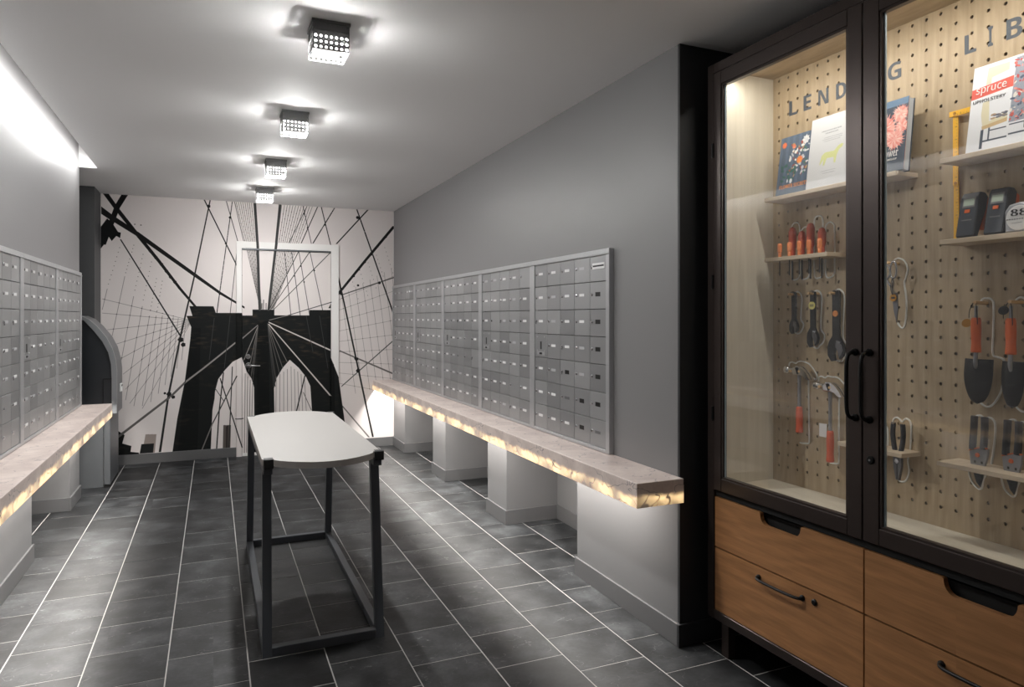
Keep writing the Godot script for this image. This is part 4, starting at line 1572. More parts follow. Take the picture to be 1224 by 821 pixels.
func wrench(label: String, d: float, y: float, l: float, w: float, hw: float, kind: int) -> void:
	var t := thing("adjustable_wrench", label, "wrench", B(d, y - l, 0.03), "three wrenches hung on wooden pegs")
	var q := []
	for p in [[-0.5, -0.03], [-0.3, 0.0], [0.3, 0.0], [0.5, -0.03], [0.46, -0.35], [0.45, -0.64]]:
		q.append_array([d - p[0] * w, y + p[1] * l])
	for p in [[0.46, -0.76], [0.54, -0.84], [0.44, -0.92], [0.22, -0.965], [0.14, -0.86], [-0.02, -0.80], [-0.10, -0.90], [-0.03, -0.985], [-0.28, -1.0], [-0.5, -0.92], [-0.52, -0.80], [-0.42, -0.72]]:
		q.append_array([d - p[0] * hw, y + p[1] * l])
	q.append_array([d + 0.45 * w, y - 0.64 * l])
	var s := mb()
	board_extr(s, q, 0.026, 0.010, 0.0015)
	part("body", s, M.tool_black, t)
	s = mb()
	var jq := []
	for p in [[0.06, -0.70], [0.40, -0.76], [0.46, -0.84], [0.36, -0.91], [0.22, -0.945], [0.15, -0.85], [0.0, -0.79]]:
		jq.append_array([d - p[0] * hw, y + p[1] * l])
	board_extr(s, jq, 0.036, 0.003, 0.0008)
	part("jaw", s, M.tool_steel, t)
	s = mb()
	cyl(s, B(d - 0.10 * hw, y - 0.715 * l, 0.037), B(d - 0.32 * hw, y - 0.74 * l, 0.037), 0.005, -1.0, 10)
	part("worm_screw", s, M.tool_steel, t)
	s = mb()
	tube(s, smooth([B(d, y - 0.012, 0.037), B(d + 0.009, y - 0.002, 0.042), B(d, y + 0.004, 0.034), B(d - 0.008, y - 0.004, 0.041), B(d - 0.002, y - 0.02, 0.04), B(d - 0.001, y - 0.045, 0.039)], 4), 0.0012, 6)
	part("cord", s, M.ink, t)
	s = mb()
	var tr := [0.012, 0.0165, 0.0125][kind - 1] as float
	var ty := [0.055, 0.058, 0.092][kind - 1] as float
	lathe(s, B(d - (0.006 if kind == 1 else 0.0), y - ty, 0.0375), Vector3(-1, 0, 0), [Vector2(0, 0), Vector2(0, tr), Vector2(0.0015, tr), Vector2(0.0015, 0)], 20)
	part("tag", s, [M.ink, M.tag_yellow, M.ink_orange][kind - 1], t)
	if kind == 2:
		s = mb()
		for k in 2:
			room_box(s, PEG - 0.0394, PEG - 0.039, y - ty - 0.004 + k * 0.006, y - ty - 0.001 + k * 0.006, d - 0.010, d + 0.010)
		part("tag_print", s, M.ink, t)

func hammer(label: String, d: float, y: float, yb: float) -> void:
	# d is the depth of the handle, y the top of the head, yb the butt of the handle
	var t := thing("claw_hammer", label, "hammer", B(d, yb, 0.04), "claw hammers on paired pegs")
	var s := mb()
	var f := d + 0.072
	lathe(s, B(f, y - 0.014, 0.046), Vector3(0, 0, 1), [Vector2(0, 0), Vector2(0, 0.013), Vector2(0.002, 0.0155), Vector2(0.016, 0.0155), Vector2(0.024, 0.0115), Vector2(0.042, 0.012), Vector2(0.05, 0.0145), Vector2(0.066, 0.0145)], 18)
	board_extr(s, [d + 0.022, y - 0.030, d + 0.022, y - 0.001, d - 0.006, y + 0.006, d - 0.018, y + 0.002, d - 0.018, y - 0.032], 0.031, 0.030, 0.004)
	part("head", s, M.chrome, t)
	s = mb()
	for o in [0.031, 0.048]:
		var q := []
		for p in [[-0.008, 0.006], [0.018, 0.005], [0.038, -0.007], [0.057, -0.026], [0.070, -0.048], [0.052, -0.047], [0.036, -0.034], [0.020, -0.028], [0.004, -0.028]]:
			q.append_array([d - p[0], y + p[1]])
		board_extr(s, q, o, 0.013, 0.003)
	part("claw", s, M.chrome, t)
	s = mb()
	var ym := lerpf(yb, y, 0.40)
	lathe(s, B(d, ym, 0.042), V, [Vector2(0, 0.0075), Vector2((y - ym) * 0.6, 0.0068), Vector2(y - ym - 0.02, 0.009)], 12)
	part("shaft", s, M.grey_steel, t)
	s = mb()
	lathe(s, B(d, yb, 0.042), V, [Vector2(0, 0), Vector2(0, 0.013), Vector2(0.006, 0.0155), Vector2(0.03, 0.0135), Vector2((ym - yb) * 0.7, 0.0145), Vector2(ym - yb - 0.004, 0.0125), Vector2(ym - yb, 0.009), Vector2(ym - yb, 0)], 16)
	part("grip", s, M.orange_grip, t)

func scissors() -> void:
	var t := thing("scissors", "chrome tailor's scissors hung by one loop next to the black centre stile", "scissors", B(1.755, 1.42, 0.03))
	for k in 2:
		var c: Array = [[1.786, 1.607], [1.746, 1.612]][k]
		var r: Array = [[0.019, 0.027], [0.013, 0.031]][k]
		var pts := []
		for i in 16:
			pts.append(B(c[0] + cos(TAU * i / 16) * r[0], c[1] + sin(TAU * i / 16) * r[1], 0.045 + 0.01 * k))
		var s := mb()
		tube(s, pts, 0.0042, 8, true)
		var nk := [[B(1.782, 1.582, 0.045), B(1.768, 1.558, 0.044), B(1.757, 1.54, 0.042), B(1.752, 1.52, 0.04)], [B(1.748, 1.582, 0.055), B(1.75, 1.56, 0.05), B(1.756, 1.545, 0.046), B(1.755, 1.52, 0.043)]][k] as Array
		tube(s, smooth(nk, 4), 0.0046, 8)
		part("loop", s, M.chrome, t)
		s = mb()
		var o := 0.004 * k
		board_extr(s, [1.763 - o, 1.53, 1.744 - o, 1.53, 1.742 - o, 1.47, 1.746 - o * 0.5, 1.422, 1.757 - o, 1.462, 1.762 - o, 1.50], 0.036 + 0.004 * k, 0.0035, 0.0008)
		part("blade", s, M.tool_steel, t)
	var s2 := mb()
	lathe(s2, B(1.754, 1.512, 0.046), Vector3(-1, 0, 0), [Vector2(0, 0), Vector2(0, 0.0135), Vector2(0.0015, 0.0135), Vector2(0.0015, 0)], 18)
	part("tag", s2, M.tag_brass, t)
	s2 = mb()
	room_box(s2, PEG - 0.0482, PEG - 0.0474, 1.508, 1.516, 1.747, 1.761)
	part("tag_print", s2, M.ink, t)
	s2 = mb()
	tube(s2, smooth([B(1.754, 1.522, 0.05), B(1.757, 1.545, 0.056), B(1.748, 1.575, 0.062), B(1.742, 1.585, 0.058), B(1.752, 1.56, 0.054), B(1.753, 1.525, 0.05)], 4), 0.0013, 6)
	part("cord", s2, M.ink, t)

func pliers(label: String, d: float) -> void:
	var t := thing("pliers", label, "pliers", B(d, 0.87, 0.05), "pliers standing in the small lower shelf")
	for sd in [-1.0, 1.0]:
		var s := mb()
		tube(s, smooth([B(d + sd * 0.018, 1.06, 0.05), B(d + sd * 0.021, 1.02, 0.05), B(d + sd * 0.017, 0.985, 0.05), B(d + sd * 0.010, 0.955, 0.05)], 5), 0.0085, 10)
		part("handle", s, M.rubber, t)
		s = mb()
		board_extr(s, [d + sd * 0.015, 0.958, d + sd * 0.001, 0.958, d + sd * 0.001, 0.858, d + sd * 0.006, 0.856, d + sd * 0.015, 0.90, d + sd * 0.017, 0.925], 0.045, 0.011, 0.0015)
		part("jaw", s, M.tool_steel, t)
	var s3 := mb()
	lathe(s3, B(d, 0.925, 0.055), Vector3(-1, 0, 0), [Vector2(0, 0), Vector2(0, 0.009), Vector2(0.003, 0.008), Vector2(0.003, 0)], 14)
	part("pivot", s3, M.chrome, t)

func trowel(label: String, d: float, y: float, w: float, l: float) -> void:
	var t := thing("garden_trowel", label, "trowel", B(d, y - 0.32, 0.04), "garden trowels hung on wooden pegs")
	var yb := y - 0.178
	var s := mb()
	var fn := func(a: float, b: float) -> Vector3:
		var x := (a - 0.5) * 2.0
		var k := 1.0 if b < 0.3 else sqrt(maxf(0.0, 1.0 - pow((b - 0.3) / 0.7, 1.9)))
		k *= 0.97 + 0.06 * b if b < 0.3 else 0.99
		return B(d - x * w / 2.0 * k, yb - b * l, 0.046 - 0.014 * x * x * k + 0.006 * sin(PI * b))
	sheet(s, fn, 10, 14, 0.0022)
	part("blade", s, M.tool_black, t)
	s = mb()
	tube(s, smooth([B(d, yb - 0.03, 0.046), B(d, yb - 0.012, 0.053), B(d, yb + 0.008, 0.052), B(d, yb + 0.025, 0.05)], 4), 0.0062, 10)
	part("neck", s, M.grey_steel, t)
	s = mb()
	lathe(s, B(d, yb + 0.022, 0.05), V, [Vector2(0, 0), Vector2(0, 0.0145), Vector2(0.004, 0.0155), Vector2(0.03, 0.0135), Vector2(0.07, 0.0150), Vector2(0.105, 0.0145), Vector2(0.112, 0.012), Vector2(0.112, 0)], 16)
	part("handle", s, M.orange, t)
	s = mb()
	cyl(s, B(d - 0.001, yb + 0.13, 0.052), B(d - 0.002, yb + 0.172, 0.052), 0.005, -1.0, 10)
	part("hang_tube", s, M.grey_steel, t)
	s = mb()
	tube(s, smooth([B(d + 0.014, y - 0.045, 0.064), B(d + 0.012, y - 0.018, 0.062), B(d, y + 0.008, 0.058), B(d - 0.009, y - 0.012, 0.062), B(d - 0.013, y - 0.055, 0.064), B(d - 0.013, y - 0.066, 0.064)], 5), 0.0013, 6)
	part("cord", s, M.ink, t)
	s = mb()
	var wide := w > 0.08
	var tc := B(d + 0.030, y - 0.062, 0.05) if wide else B(d + 0.020, y - 0.020, 0.052)
	lathe(s, tc, Vector3(-0.9, 0.35, 0.2), [Vector2(0, 0), Vector2(0, 0.0145), Vector2(0.0015, 0.0145), Vector2(0.0015, 0)], 18)
	part("tag", s, M.tag_brass if wide else M.ink, t)

func pruner(label: String, d: float) -> void:
	var t := thing("hand_shears", label, "shears", B(d, 0.9, 0.05), "shears standing in the lower shelf")
	for k in 2:
		var s := mb()
		var x := d + (0.018 if k == 0 else -0.016)
		tube(s, smooth([B(x - (0.002 if k == 0 else 0.0), 1.122, 0.05), B(x, 1.08, 0.05), B(x + (0.003 if k == 0 else 0.002), 1.04, 0.05), B(x + (0.004 if k == 0 else 0.004), 1.014 + 0.006 * k, 0.05)], 5), 0.0105, 10)
		part("handle", s, M.rubber, t)
	var s2 := mb()
	board_extr(s2, [d + 0.030, 1.008, d + 0.010, 1.016, d - 0.008, 1.023, d - 0.027, 1.021, d - 0.024, 0.99, d - 0.016, 0.962, d + 0.024, 0.955, d + 0.028, 0.985], 0.044, 0.010, 0.0015)
	part("body", s2, M.grey_steel, t)
	s2 = mb()
	tube(s2, [B(d + 0.031, 1.010, 0.0545), B(d + 0.010, 1.018, 0.0545), B(d - 0.008, 1.025, 0.0545), B(d - 0.028, 1.023, 0.0545)], 0.0022, 6)
	lathe(s2, B(d + 0.004, 0.998, 0.054), Vector3(-1, 0, 0), [Vector2(0, 0), Vector2(0, 0.0075), Vector2(0.003, 0.006), Vector2(0.003, 0)], 14)
	part("pivot", s2, M.orange, t, "orange pivot and collar")
	s2 = mb()
	board_extr(s2, [d + 0.022, 0.956, d - 0.014, 0.956, d - 0.010, 0.925, d - 0.002, 0.896, d + 0.010, 0.91, d + 0.018, 0.935], 0.046, 0.006, 0.001)
	part("blade", s2, M.tool_black, t)
	s2 = mb()
	for o in [0.012, -0.010]:
		room_box(s2, PEG - 0.0548, PEG - 0.0542, 0.972, 0.980, d + o - 0.003, d + o + 0.003)
	part("stamp", s2, M.ink, t)

func ruler() -> void:
	var t := thing("folding_ruler", "yellow folding carpenter's ruler bent at a right angle behind the white book", "ruler", B(1.547, 1.6955, 0.01))
	var s := mb()
	room_box(s, PEG - 0.010, PEG - 0.006, 1.6965, 1.90, 1.538, 1.556, 0.0006)
	part("segment", s, M.yellow, t)
	s = mb()
	room_box(s, PEG - 0.014, PEG - 0.0102, 1.885, 2.135, 1.538, 1.556, 0.0006)
	part("segment", s, M.yellow, t)
	s = mb()
	room_box(s, PEG - 0.0182, PEG - 0.0142, 2.118, 2.136, 1.36, 1.566, 0.0006)
	part("segment", s, M.yellow, t)
	s = mb()
	for i in 40:
		var y := 1.70 + i * 0.0106
		var w := 0.007 if i % 4 == 0 else 0.003
		var x := (PEG - 0.0103) if y < 1.884 else (PEG - 0.0143)
		room_box(s, x - 0.0001, x + 0.0003, y, y + 0.0013, 1.541, 1.541 + w)
	for i in 14:
		room_box(s, PEG - 0.0184, PEG - 0.0181, 2.121, 2.121 + (0.007 if i % 4 == 0 else 0.003), 1.40 + i * 0.0105, 1.4013 + i * 0.0105)
	part("scale_marks", s, M.ink, t)
	s = mb()
	for p in [[1.547, 1.893, 0.014], [1.547, 2.127, 0.0184]]:
		lathe(s, B(p[0], p[1], p[2]), Vector3(-1, 0, 0), [Vector2(0, 0.0055), Vector2(0.0012, 0.0045), Vector2(0.0012, 0)], 12)
	part("rivet", s, M.tag_brass, t)

func finder(label: String, d: float, k: int) -> void:
	var t := thing("stud_finder", label, "stud finder", B(d - 0.03, 1.6955, 0.08), "stud finders on the shelf")
	var v := Vector3(0.034, 0.148, 0).normalized()
	var n := U.cross(v).normalized()
	var o := B(d, 1.703, 0.097)
	var w := 0.056
	var s := mb()
	# side profile swept across the width: deep head, slim foot
	var prof := pv([0, 0, 0.0, 0.128, 0.008, 0.146, 0.030, 0.150, 0.046, 0.140, 0.046, 0.10, 0.034, 0.05, 0.024, 0.0, 0.012, -0.005])
	extr(s, prof, o, -n, v, w, 0.003)
	part("body", s, M.device, t)
	s = mb()
	var pr2 := pv([0.034, 0.03, 0.046, 0.098, 0.046, 0.138, 0.060, 0.134, 0.066, 0.10, 0.050, 0.03])
	extr(s, pr2, o + U * 0.002, -n, v, w - 0.004, 0.001)
	part("orange_back", s, M.orange, t)
	s = mb()
	obox(s, o + U * 0.008 + v * 0.094 + n * 0.0012, U, v, 0.040, 0.034, 0.002)
	part("bezel", s, M.slot_grey, t)
	s = mb()
	obox(s, o + U * 0.011 + v * 0.100 + n * 0.0018, U, v, 0.034, 0.022, 0.001)
	part("screen", s, M.screen, t)  # pale grey green screen
	s = mb()
	obox(s, o + U * 0.018 + v * 0.076 + n * 0.002, U, v, 0.016, 0.011, 0.003)
	part("button", s, M.orange, t)
	s = mb()
	for i in 5:
		obox(s, o + U * (0.012 + 0.0065 * i) + v * 0.050 + n * 0.0004, U, v, 0.0045, 0.004, 0.0006)
	part("faint_print", s, M.slot_grey, t)

func tape() -> void:
	var t := thing("tape_measure", "silver tape measure with round white dial reading 88, beside the stud finders", "tape measure", B(1.30, 1.6955, 0.08))
	var s := mb()
	var d0 := 1.345
	var q := []
	for p in [[0, 0.0], [0.088, 0.0], [0.088, 0.062], [0.07, 0.086], [0.045, 0.092], [0.014, 0.086], [0.0, 0.066]]:
		q.append_array([d0 - p[0], 1.6965 + p[1]])
	board_extr(s, q, 0.055, 0.036, 0.006)
	part("case", s, M.grey_steel, t)
	s = mb()
	lathe(s, B(d0 - 0.044, 1.6965 + 0.044, 0.0905), Vector3(-1, 0, 0), [Vector2(0, 0), Vector2(0, 0.038), Vector2(0.002, 0.0365), Vector2(0.002, 0)], 32)
	var dial := part("dial", s, M.slot_white, t)
	lettering(dial, "88", M.ink, B(d0 - 0.021, 1.6965 + 0.050, 0.0926), U, V, 0.020, true, 0.046, true)
	s = mb()
	for i in 9:
		room_box(s, PEG - 0.0931, PEG - 0.0925, 1.735, 1.7385, d0 - 0.014 - i * 0.007, d0 - 0.014 - i * 0.007 + 0.0048)
	for i in 5:
		room_box(s, PEG - 0.0931, PEG - 0.0925, 1.725, 1.7265, d0 - 0.028 - i * 0.006, d0 - 0.028 - i * 0.006 + 0.004)
	part("faint_print", s, M.slot_grey, dial)

# ---------------------------------------------------------------- mural strokes: tone, width at start and end, points x,y on the wall in metres
func mural_strokes_0() -> Array:
	return [[135, 0.0048, 0.0048, [-0.946,1.720,-0.988,1.517]], [135, 0.0048, 0.0048, [-0.797,1.845,-0.904,1.266]], [135, 0.0048, 0.0048, [-0.721,1.650,-0.826,1.028]], [135, 0.0048, 0.0048, [-0.645,1.552,-0.790,0.634]], [135, 0.0048, 0.0048, [-0.582,1.461,-0.718,0.573]], [135, 0.0048, 0.0048, [-0.523,1.461,-0.645,0.570]], [135, 0.0048, 0.0048, [-0.468,1.461,-0.572,0.607]], [135, 0.0048, 0.0048, [-0.416,1.453,-0.505,0.687]], [135, 0.0048, 0.0048, [-0.370,1.445,-0.445,0.768]], [135, 0.0048, 0.0048, [-0.325,1.436,-0.393,0.850]], [135, 0.0048, 0.0048, [-0.287,1.419,-0.340,0.932]], [135, 0.0048, 0.0048, [-0.257,1.403,-0.295,1.015]], [140, 0.0044, 0.0044, [-0.988,1.622,-0.203,1.411]], [140, 0.0044, 0.0044, [-0.988,1.485,-0.203,1.411]], [140, 0.0044, 0.0044, [-0.946,1.323,-0.203,1.411]], [140, 0.0044, 0.0044, [-0.868,1.184,-0.203,1.411]], [140, 0.0044, 0.0044, [-0.826,1.044,-0.203,1.411]], [140, 0.0044, 0.0044, [-0.811,0.889,-0.203,1.411]], [140, 0.0044, 0.0044, [-0.790,0.741,-0.203,1.411]], [140, 0.0044, 0.0044, [-0.754,0.600,-0.203,1.411]], [140, 0.0044, 0.0044, [-0.645,0.545,-0.203,1.411]], [150, 0.0044, 0.0044, [1.289,1.693,1.443,0.603]], [150, 0.0044, 0.0044, [1.366,1.736,1.522,0.618]], [150, 0.0044, 0.0044, [1.443,1.778,1.601,0.633]], [150, 0.0044, 0.0044, [1.522,1.822,1.681,0.649]], [150, 0.0044, 0.0044, [1.601,1.865,1.761,0.664]], [150, 0.0044, 0.0044, [1.681,1.909,1.842,0.680]], [150, 0.0044, 0.0044, [1.761,1.953,1.924,0.696]], [150, 0.0044, 0.0044, [1.842,1.998,2.006,0.712]], [155, 0.0040, 0.0040, [1.262,1.638,1.875,1.909]], [155, 0.0040, 0.0040, [1.262,1.523,1.875,1.743]], [155, 0.0040, 0.0040, [1.262,1.408,1.875,1.578]], [155, 0.0040, 0.0040, [1.262,1.294,1.875,1.412]], [155, 0.0040, 0.0040, [1.262,1.179,1.875,1.247]], [155, 0.0040, 0.0040, [1.262,1.065,1.875,1.081]], [155, 0.0040, 0.0040, [1.262,0.950,1.875,0.915]], [155, 0.0040, 0.0040, [1.262,0.835,1.875,0.750]], [155, 0.0040, 0.0040, [1.262,0.721,1.875,0.584]], [128, 0.0053, 0.0062, [0.463,1.533,0.385,2.652]], [128, 0.0053, 0.0062, [0.461,1.533,0.363,2.651]]]
func mural_strokes_1() -> Array:
	return [[128, 0.0053, 0.0062, [0.459,1.533,0.342,2.649]], [128, 0.0053, 0.0062, [0.458,1.533,0.321,2.648]], [128, 0.0053, 0.0062, [0.456,1.533,0.300,2.646]], [128, 0.0053, 0.0062, [0.455,1.533,0.278,2.645]], [128, 0.0053, 0.0062, [0.453,1.533,0.257,2.644]], [128, 0.0053, 0.0062, [0.451,1.533,0.236,2.642]], [128, 0.0053, 0.0062, [0.450,1.533,0.215,2.641]], [128, 0.0044, 0.0062, [0.538,1.533,0.664,2.635]], [128, 0.0044, 0.0062, [0.542,1.533,0.692,2.637]], [128, 0.0044, 0.0062, [0.546,1.533,0.721,2.639]], [128, 0.0044, 0.0062, [0.550,1.533,0.750,2.641]], [128, 0.0044, 0.0062, [0.554,1.533,0.779,2.643]], [128, 0.0044, 0.0062, [0.558,1.533,0.808,2.644]], [128, 0.0044, 0.0062, [0.563,1.533,0.838,2.646]], [128, 0.0044, 0.0062, [0.567,1.533,0.867,2.648]], [128, 0.0044, 0.0062, [0.571,1.533,0.896,2.650]], [128, 0.0044, 0.0062, [0.575,1.533,0.926,2.652]], [128, 0.0044, 0.0062, [0.579,1.533,0.956,2.654]], [128, 0.0044, 0.0062, [0.584,1.533,0.985,2.656]], [55, 0.0079, 0.0062, [1.172,2.152,0.550,1.489]], [55, 0.0079, 0.0062, [0.951,2.149,0.542,1.507]], [55, 0.0079, 0.0062, [0.839,2.153,0.533,1.515]], [75, 0.0070, 0.0070, [0.955,2.149,1.145,1.254]], [75, 0.0070, 0.0070, [0.839,2.153,0.986,1.255]], [75, 0.0070, 0.0070, [0.766,2.142,0.882,1.256]], [75, 0.0070, 0.0070, [0.693,2.148,0.778,1.257]], [45, 0.0088, 0.0088, [1.039,2.650,0.864,2.239]], [45, 0.0106, 0.0106, [1.220,2.649,0.986,2.244]], [45, 0.0097, 0.0097, [1.071,2.652,1.181,2.199]], [60, 0.0070, 0.0070, [0.882,2.640,0.969,2.239]], [60, 0.0070, 0.0070, [0.925,2.643,0.736,2.230]], [40, 0.0132, 0.0176, [1.453,2.649,1.802,1.672,1.885,1.436]], [42, 0.0132, 0.0123, [1.588,2.652,1.235,2.248]], [80, 0.0123, 0.0106, [1.875,1.895,1.298,1.693]], [36, 0.0141, 0.0194, [1.208,2.085,1.298,1.693,1.635,0.109]], [75, 0.0114, 0.0097, [1.875,1.190,1.289,0.686]], [105, 0.0141, 0.0176, [1.267,1.078,1.875,0.802]], [110, 0.0123, 0.0150, [1.267,0.510,1.592,0.107]], [30, 0.0299, 0.0229, [1.875,2.474,1.545,2.069,1.226,1.665,1.163,1.545]], [26, 0.0405, 0.0211, [-0.960,2.644,-0.868,2.504,-0.684,2.252,-0.498,2.002,-0.314,1.739,-0.164,1.547]]]
func mural_strokes_2() -> Array:
	return [[22, 0.0493, 0.0440, [-0.790,2.656,-0.861,2.520,-0.911,2.363,-0.981,2.149]], [28, 0.0572, 0.0176, [-0.996,2.479,-0.897,2.404,-0.683,2.260,-0.175,1.873,0.065,1.691,0.295,1.545]], [35, 0.0106, 0.0132, [-0.833,2.204,-0.302,1.251]], [40, 0.0106, 0.0211, [-0.030,2.650,-0.175,1.877,-0.310,1.226,-0.416,0.650,-0.490,0.104]], [40, 0.0114, 0.0106, [-0.089,2.646,0.118,2.203,0.269,1.879]], [55, 0.0079, 0.0088, [0.179,2.647,0.031,1.488]], [60, 0.0070, 0.0070, [0.118,2.652,0.230,2.234]], [65, 0.0062, 0.0062, [0.198,2.648,0.287,2.237]], [75, 0.0062, 0.0062, [0.222,2.130,0.158,1.488]]]
func mural_shapes_0() -> Array:
	return [[150, [-0.616,0.287,-0.520,0.281,-0.535,0.099,-0.645,0.108]], [35, [-0.652,0.191,-0.542,0.191,-0.549,0.100,-0.667,0.101]], [22, [-0.854,0.336,-0.797,0.291,-0.818,0.211,-0.739,0.181,-0.747,0.124,-0.674,0.110,-0.674,0.077,-0.854,0.083]], [20, [-0.999,2.318,-0.946,2.401,-0.904,2.363,-0.854,2.276,-0.829,2.269,-0.836,2.216,-0.868,2.235,-0.907,2.184,-0.932,2.224,-0.960,2.166,-0.999,2.107]], [30, [-0.223,1.555,0.001,1.556,0.023,1.488,0.274,1.488,0.278,1.462,0.375,1.462,0.375,1.524,0.592,1.525,0.592,1.463,0.951,1.463,0.951,1.522,1.176,1.523,1.176,0.998,1.258,0.785,1.316,0.369,1.370,-0.085,-0.382,0.054,-0.333,0.428,-0.264,0.804,-0.234,1.056,-0.214,1.225,-0.206,1.343,-0.249,1.457,-0.195,1.457]], [20, [0.216,1.488,0.274,1.488,0.274,1.001,0.216,0.986]], [20, [0.426,1.401,0.533,1.401,0.550,-0.020,0.409,-0.009]], [19, [1.158,1.026,1.208,0.924,1.226,-0.074,1.163,-0.069]], [22, [-0.203,1.335,-0.118,1.334,-0.149,0.035,-0.333,0.050]], [-1, [0.270,1.030,0.182,0.983,0.107,0.898,0.046,0.810,0.015,0.682,0.011,0.614,-0.009,0.495,-0.028,0.026,0.393,-0.008,0.393,0.412,0.391,0.710,0.364,0.807,0.319,0.878]], [-1, [0.748,0.990,0.676,0.907,0.614,0.798,0.588,0.693,0.592,0.454,0.584,-0.023,0.995,-0.056,0.977,0.433,0.960,0.702,0.916,0.801,0.839,0.903]], [95, [0.094,0.334,0.166,0.330,0.158,0.011,0.086,0.017]], [60, [0.118,0.316,0.142,0.331,0.134,0.013,0.114,0.014]]]
func mural_cables_0() -> Array:
	return [[38, 0.0097, 0.0114, [0.062,0.818,0.274,0.089]], [40, 0.0106, 0.0123, [0.094,0.877,0.054,0.491,0.027,0.064]], [45, 0.0088, 0.0106, [0.179,0.935,0.142,0.012]], [40, 0.0079, 0.0088, [0.206,0.392,0.287,0.392]], [60, 0.0106, 0.0106, [0.222,0.838,-0.009,0.358]], [70, 0.0070, 0.0070, [0.015,0.716,0.102,0.575]], [90, 0.0053, 0.0053, [0.303,0.861,0.295,-0.000]], [90, 0.0053, 0.0053, [0.327,0.826,0.316,-0.002]], [90, 0.0053, 0.0053, [0.352,0.790,0.337,-0.003]], [90, 0.0053, 0.0053, [0.376,0.754,0.358,-0.005]], [120, 0.0053, 0.0053, [0.610,0.816,0.600,-0.024]], [120, 0.0053, 0.0053, [0.647,0.842,0.642,-0.028]], [120, 0.0053, 0.0053, [0.685,0.867,0.685,-0.031]], [120, 0.0053, 0.0053, [0.722,0.893,0.727,-0.034]], [120, 0.0053, 0.0053, [0.760,0.918,0.770,-0.038]], [120, 0.0053, 0.0053, [0.794,0.890,0.813,-0.041]], [120, 0.0053, 0.0053, [0.828,0.863,0.856,-0.045]], [120, 0.0053, 0.0053, [0.863,0.835,0.899,-0.048]], [120, 0.0053, 0.0053, [0.897,0.807,0.943,-0.051]], [45, 0.0123, 0.0132, [0.903,0.819,0.808,0.407]], [90, 0.0070, 0.0070, [0.887,0.638,0.969,0.443]], [62, 0.0264, 0.0246, [0.395,2.661,0.424,2.194,0.440,1.655,0.446,1.515]], [62, 0.0264, 0.0246, [0.649,2.652,0.607,2.202,0.546,1.657,0.532,1.515]], [40, 0.0070, 0.0070, [0.467,1.515,0.467,1.594]], [40, 0.0070, 0.0070, [0.483,1.515,0.483,1.630]], [40, 0.0070, 0.0070, [0.508,1.515,0.508,1.595]], [95, 0.0229, 0.0194, [-0.854,0.279,-0.397,0.649,-0.257,0.795]], [150, 0.0176, 0.0141, [-0.257,0.795,-0.095,0.925,0.206,1.180]], [140, 0.0123, 0.0079, [0.278,1.227,0.426,1.362]], [120, 0.0114, 0.0114, [-0.009,0.358,-0.110,0.092]], [205, 0.0106, 0.0150, [0.533,1.392,1.172,1.085]], [205, 0.0097, 0.0150, [0.533,1.374,1.172,0.589]], [130, 0.0062, 0.0070, [0.521,1.383,0.719,0.973]], [110, 0.0062, 0.0070, [0.521,1.383,0.676,0.903]], [95, 0.0062, 0.0070, [0.521,1.383,0.642,0.851]], [85, 0.0062, 0.0070, [0.521,1.383,0.609,0.772]], [70, 0.0062, 0.0070, [0.521,1.383,0.600,0.710]], [60, 0.0062, 0.0070, [0.521,1.383,0.584,0.711]], [150, 0.0062, 0.0070, [0.430,1.357,0.290,1.001]], [120, 0.0062, 0.0070, [0.430,1.357,0.335,0.878]]]
func mural_cables_1() -> Array:
	return [[100, 0.0062, 0.0070, [0.430,1.357,0.360,0.825]], [85, 0.0062, 0.0070, [0.430,1.357,0.376,0.780]], [130, 0.0070, 0.0079, [0.538,1.414,0.736,1.467]], [70, 0.0079, 0.0088, [0.736,1.467,1.181,1.609]], [62, 0.0062, 0.0062, [1.056,1.463,1.145,0.889]], [62, 0.0062, 0.0062, [0.916,1.463,0.986,1.075]], [62, 0.0062, 0.0062, [0.007,1.436,-0.040,1.009]], [62, 0.0062, 0.0062, [0.158,1.462,0.102,0.920]]]
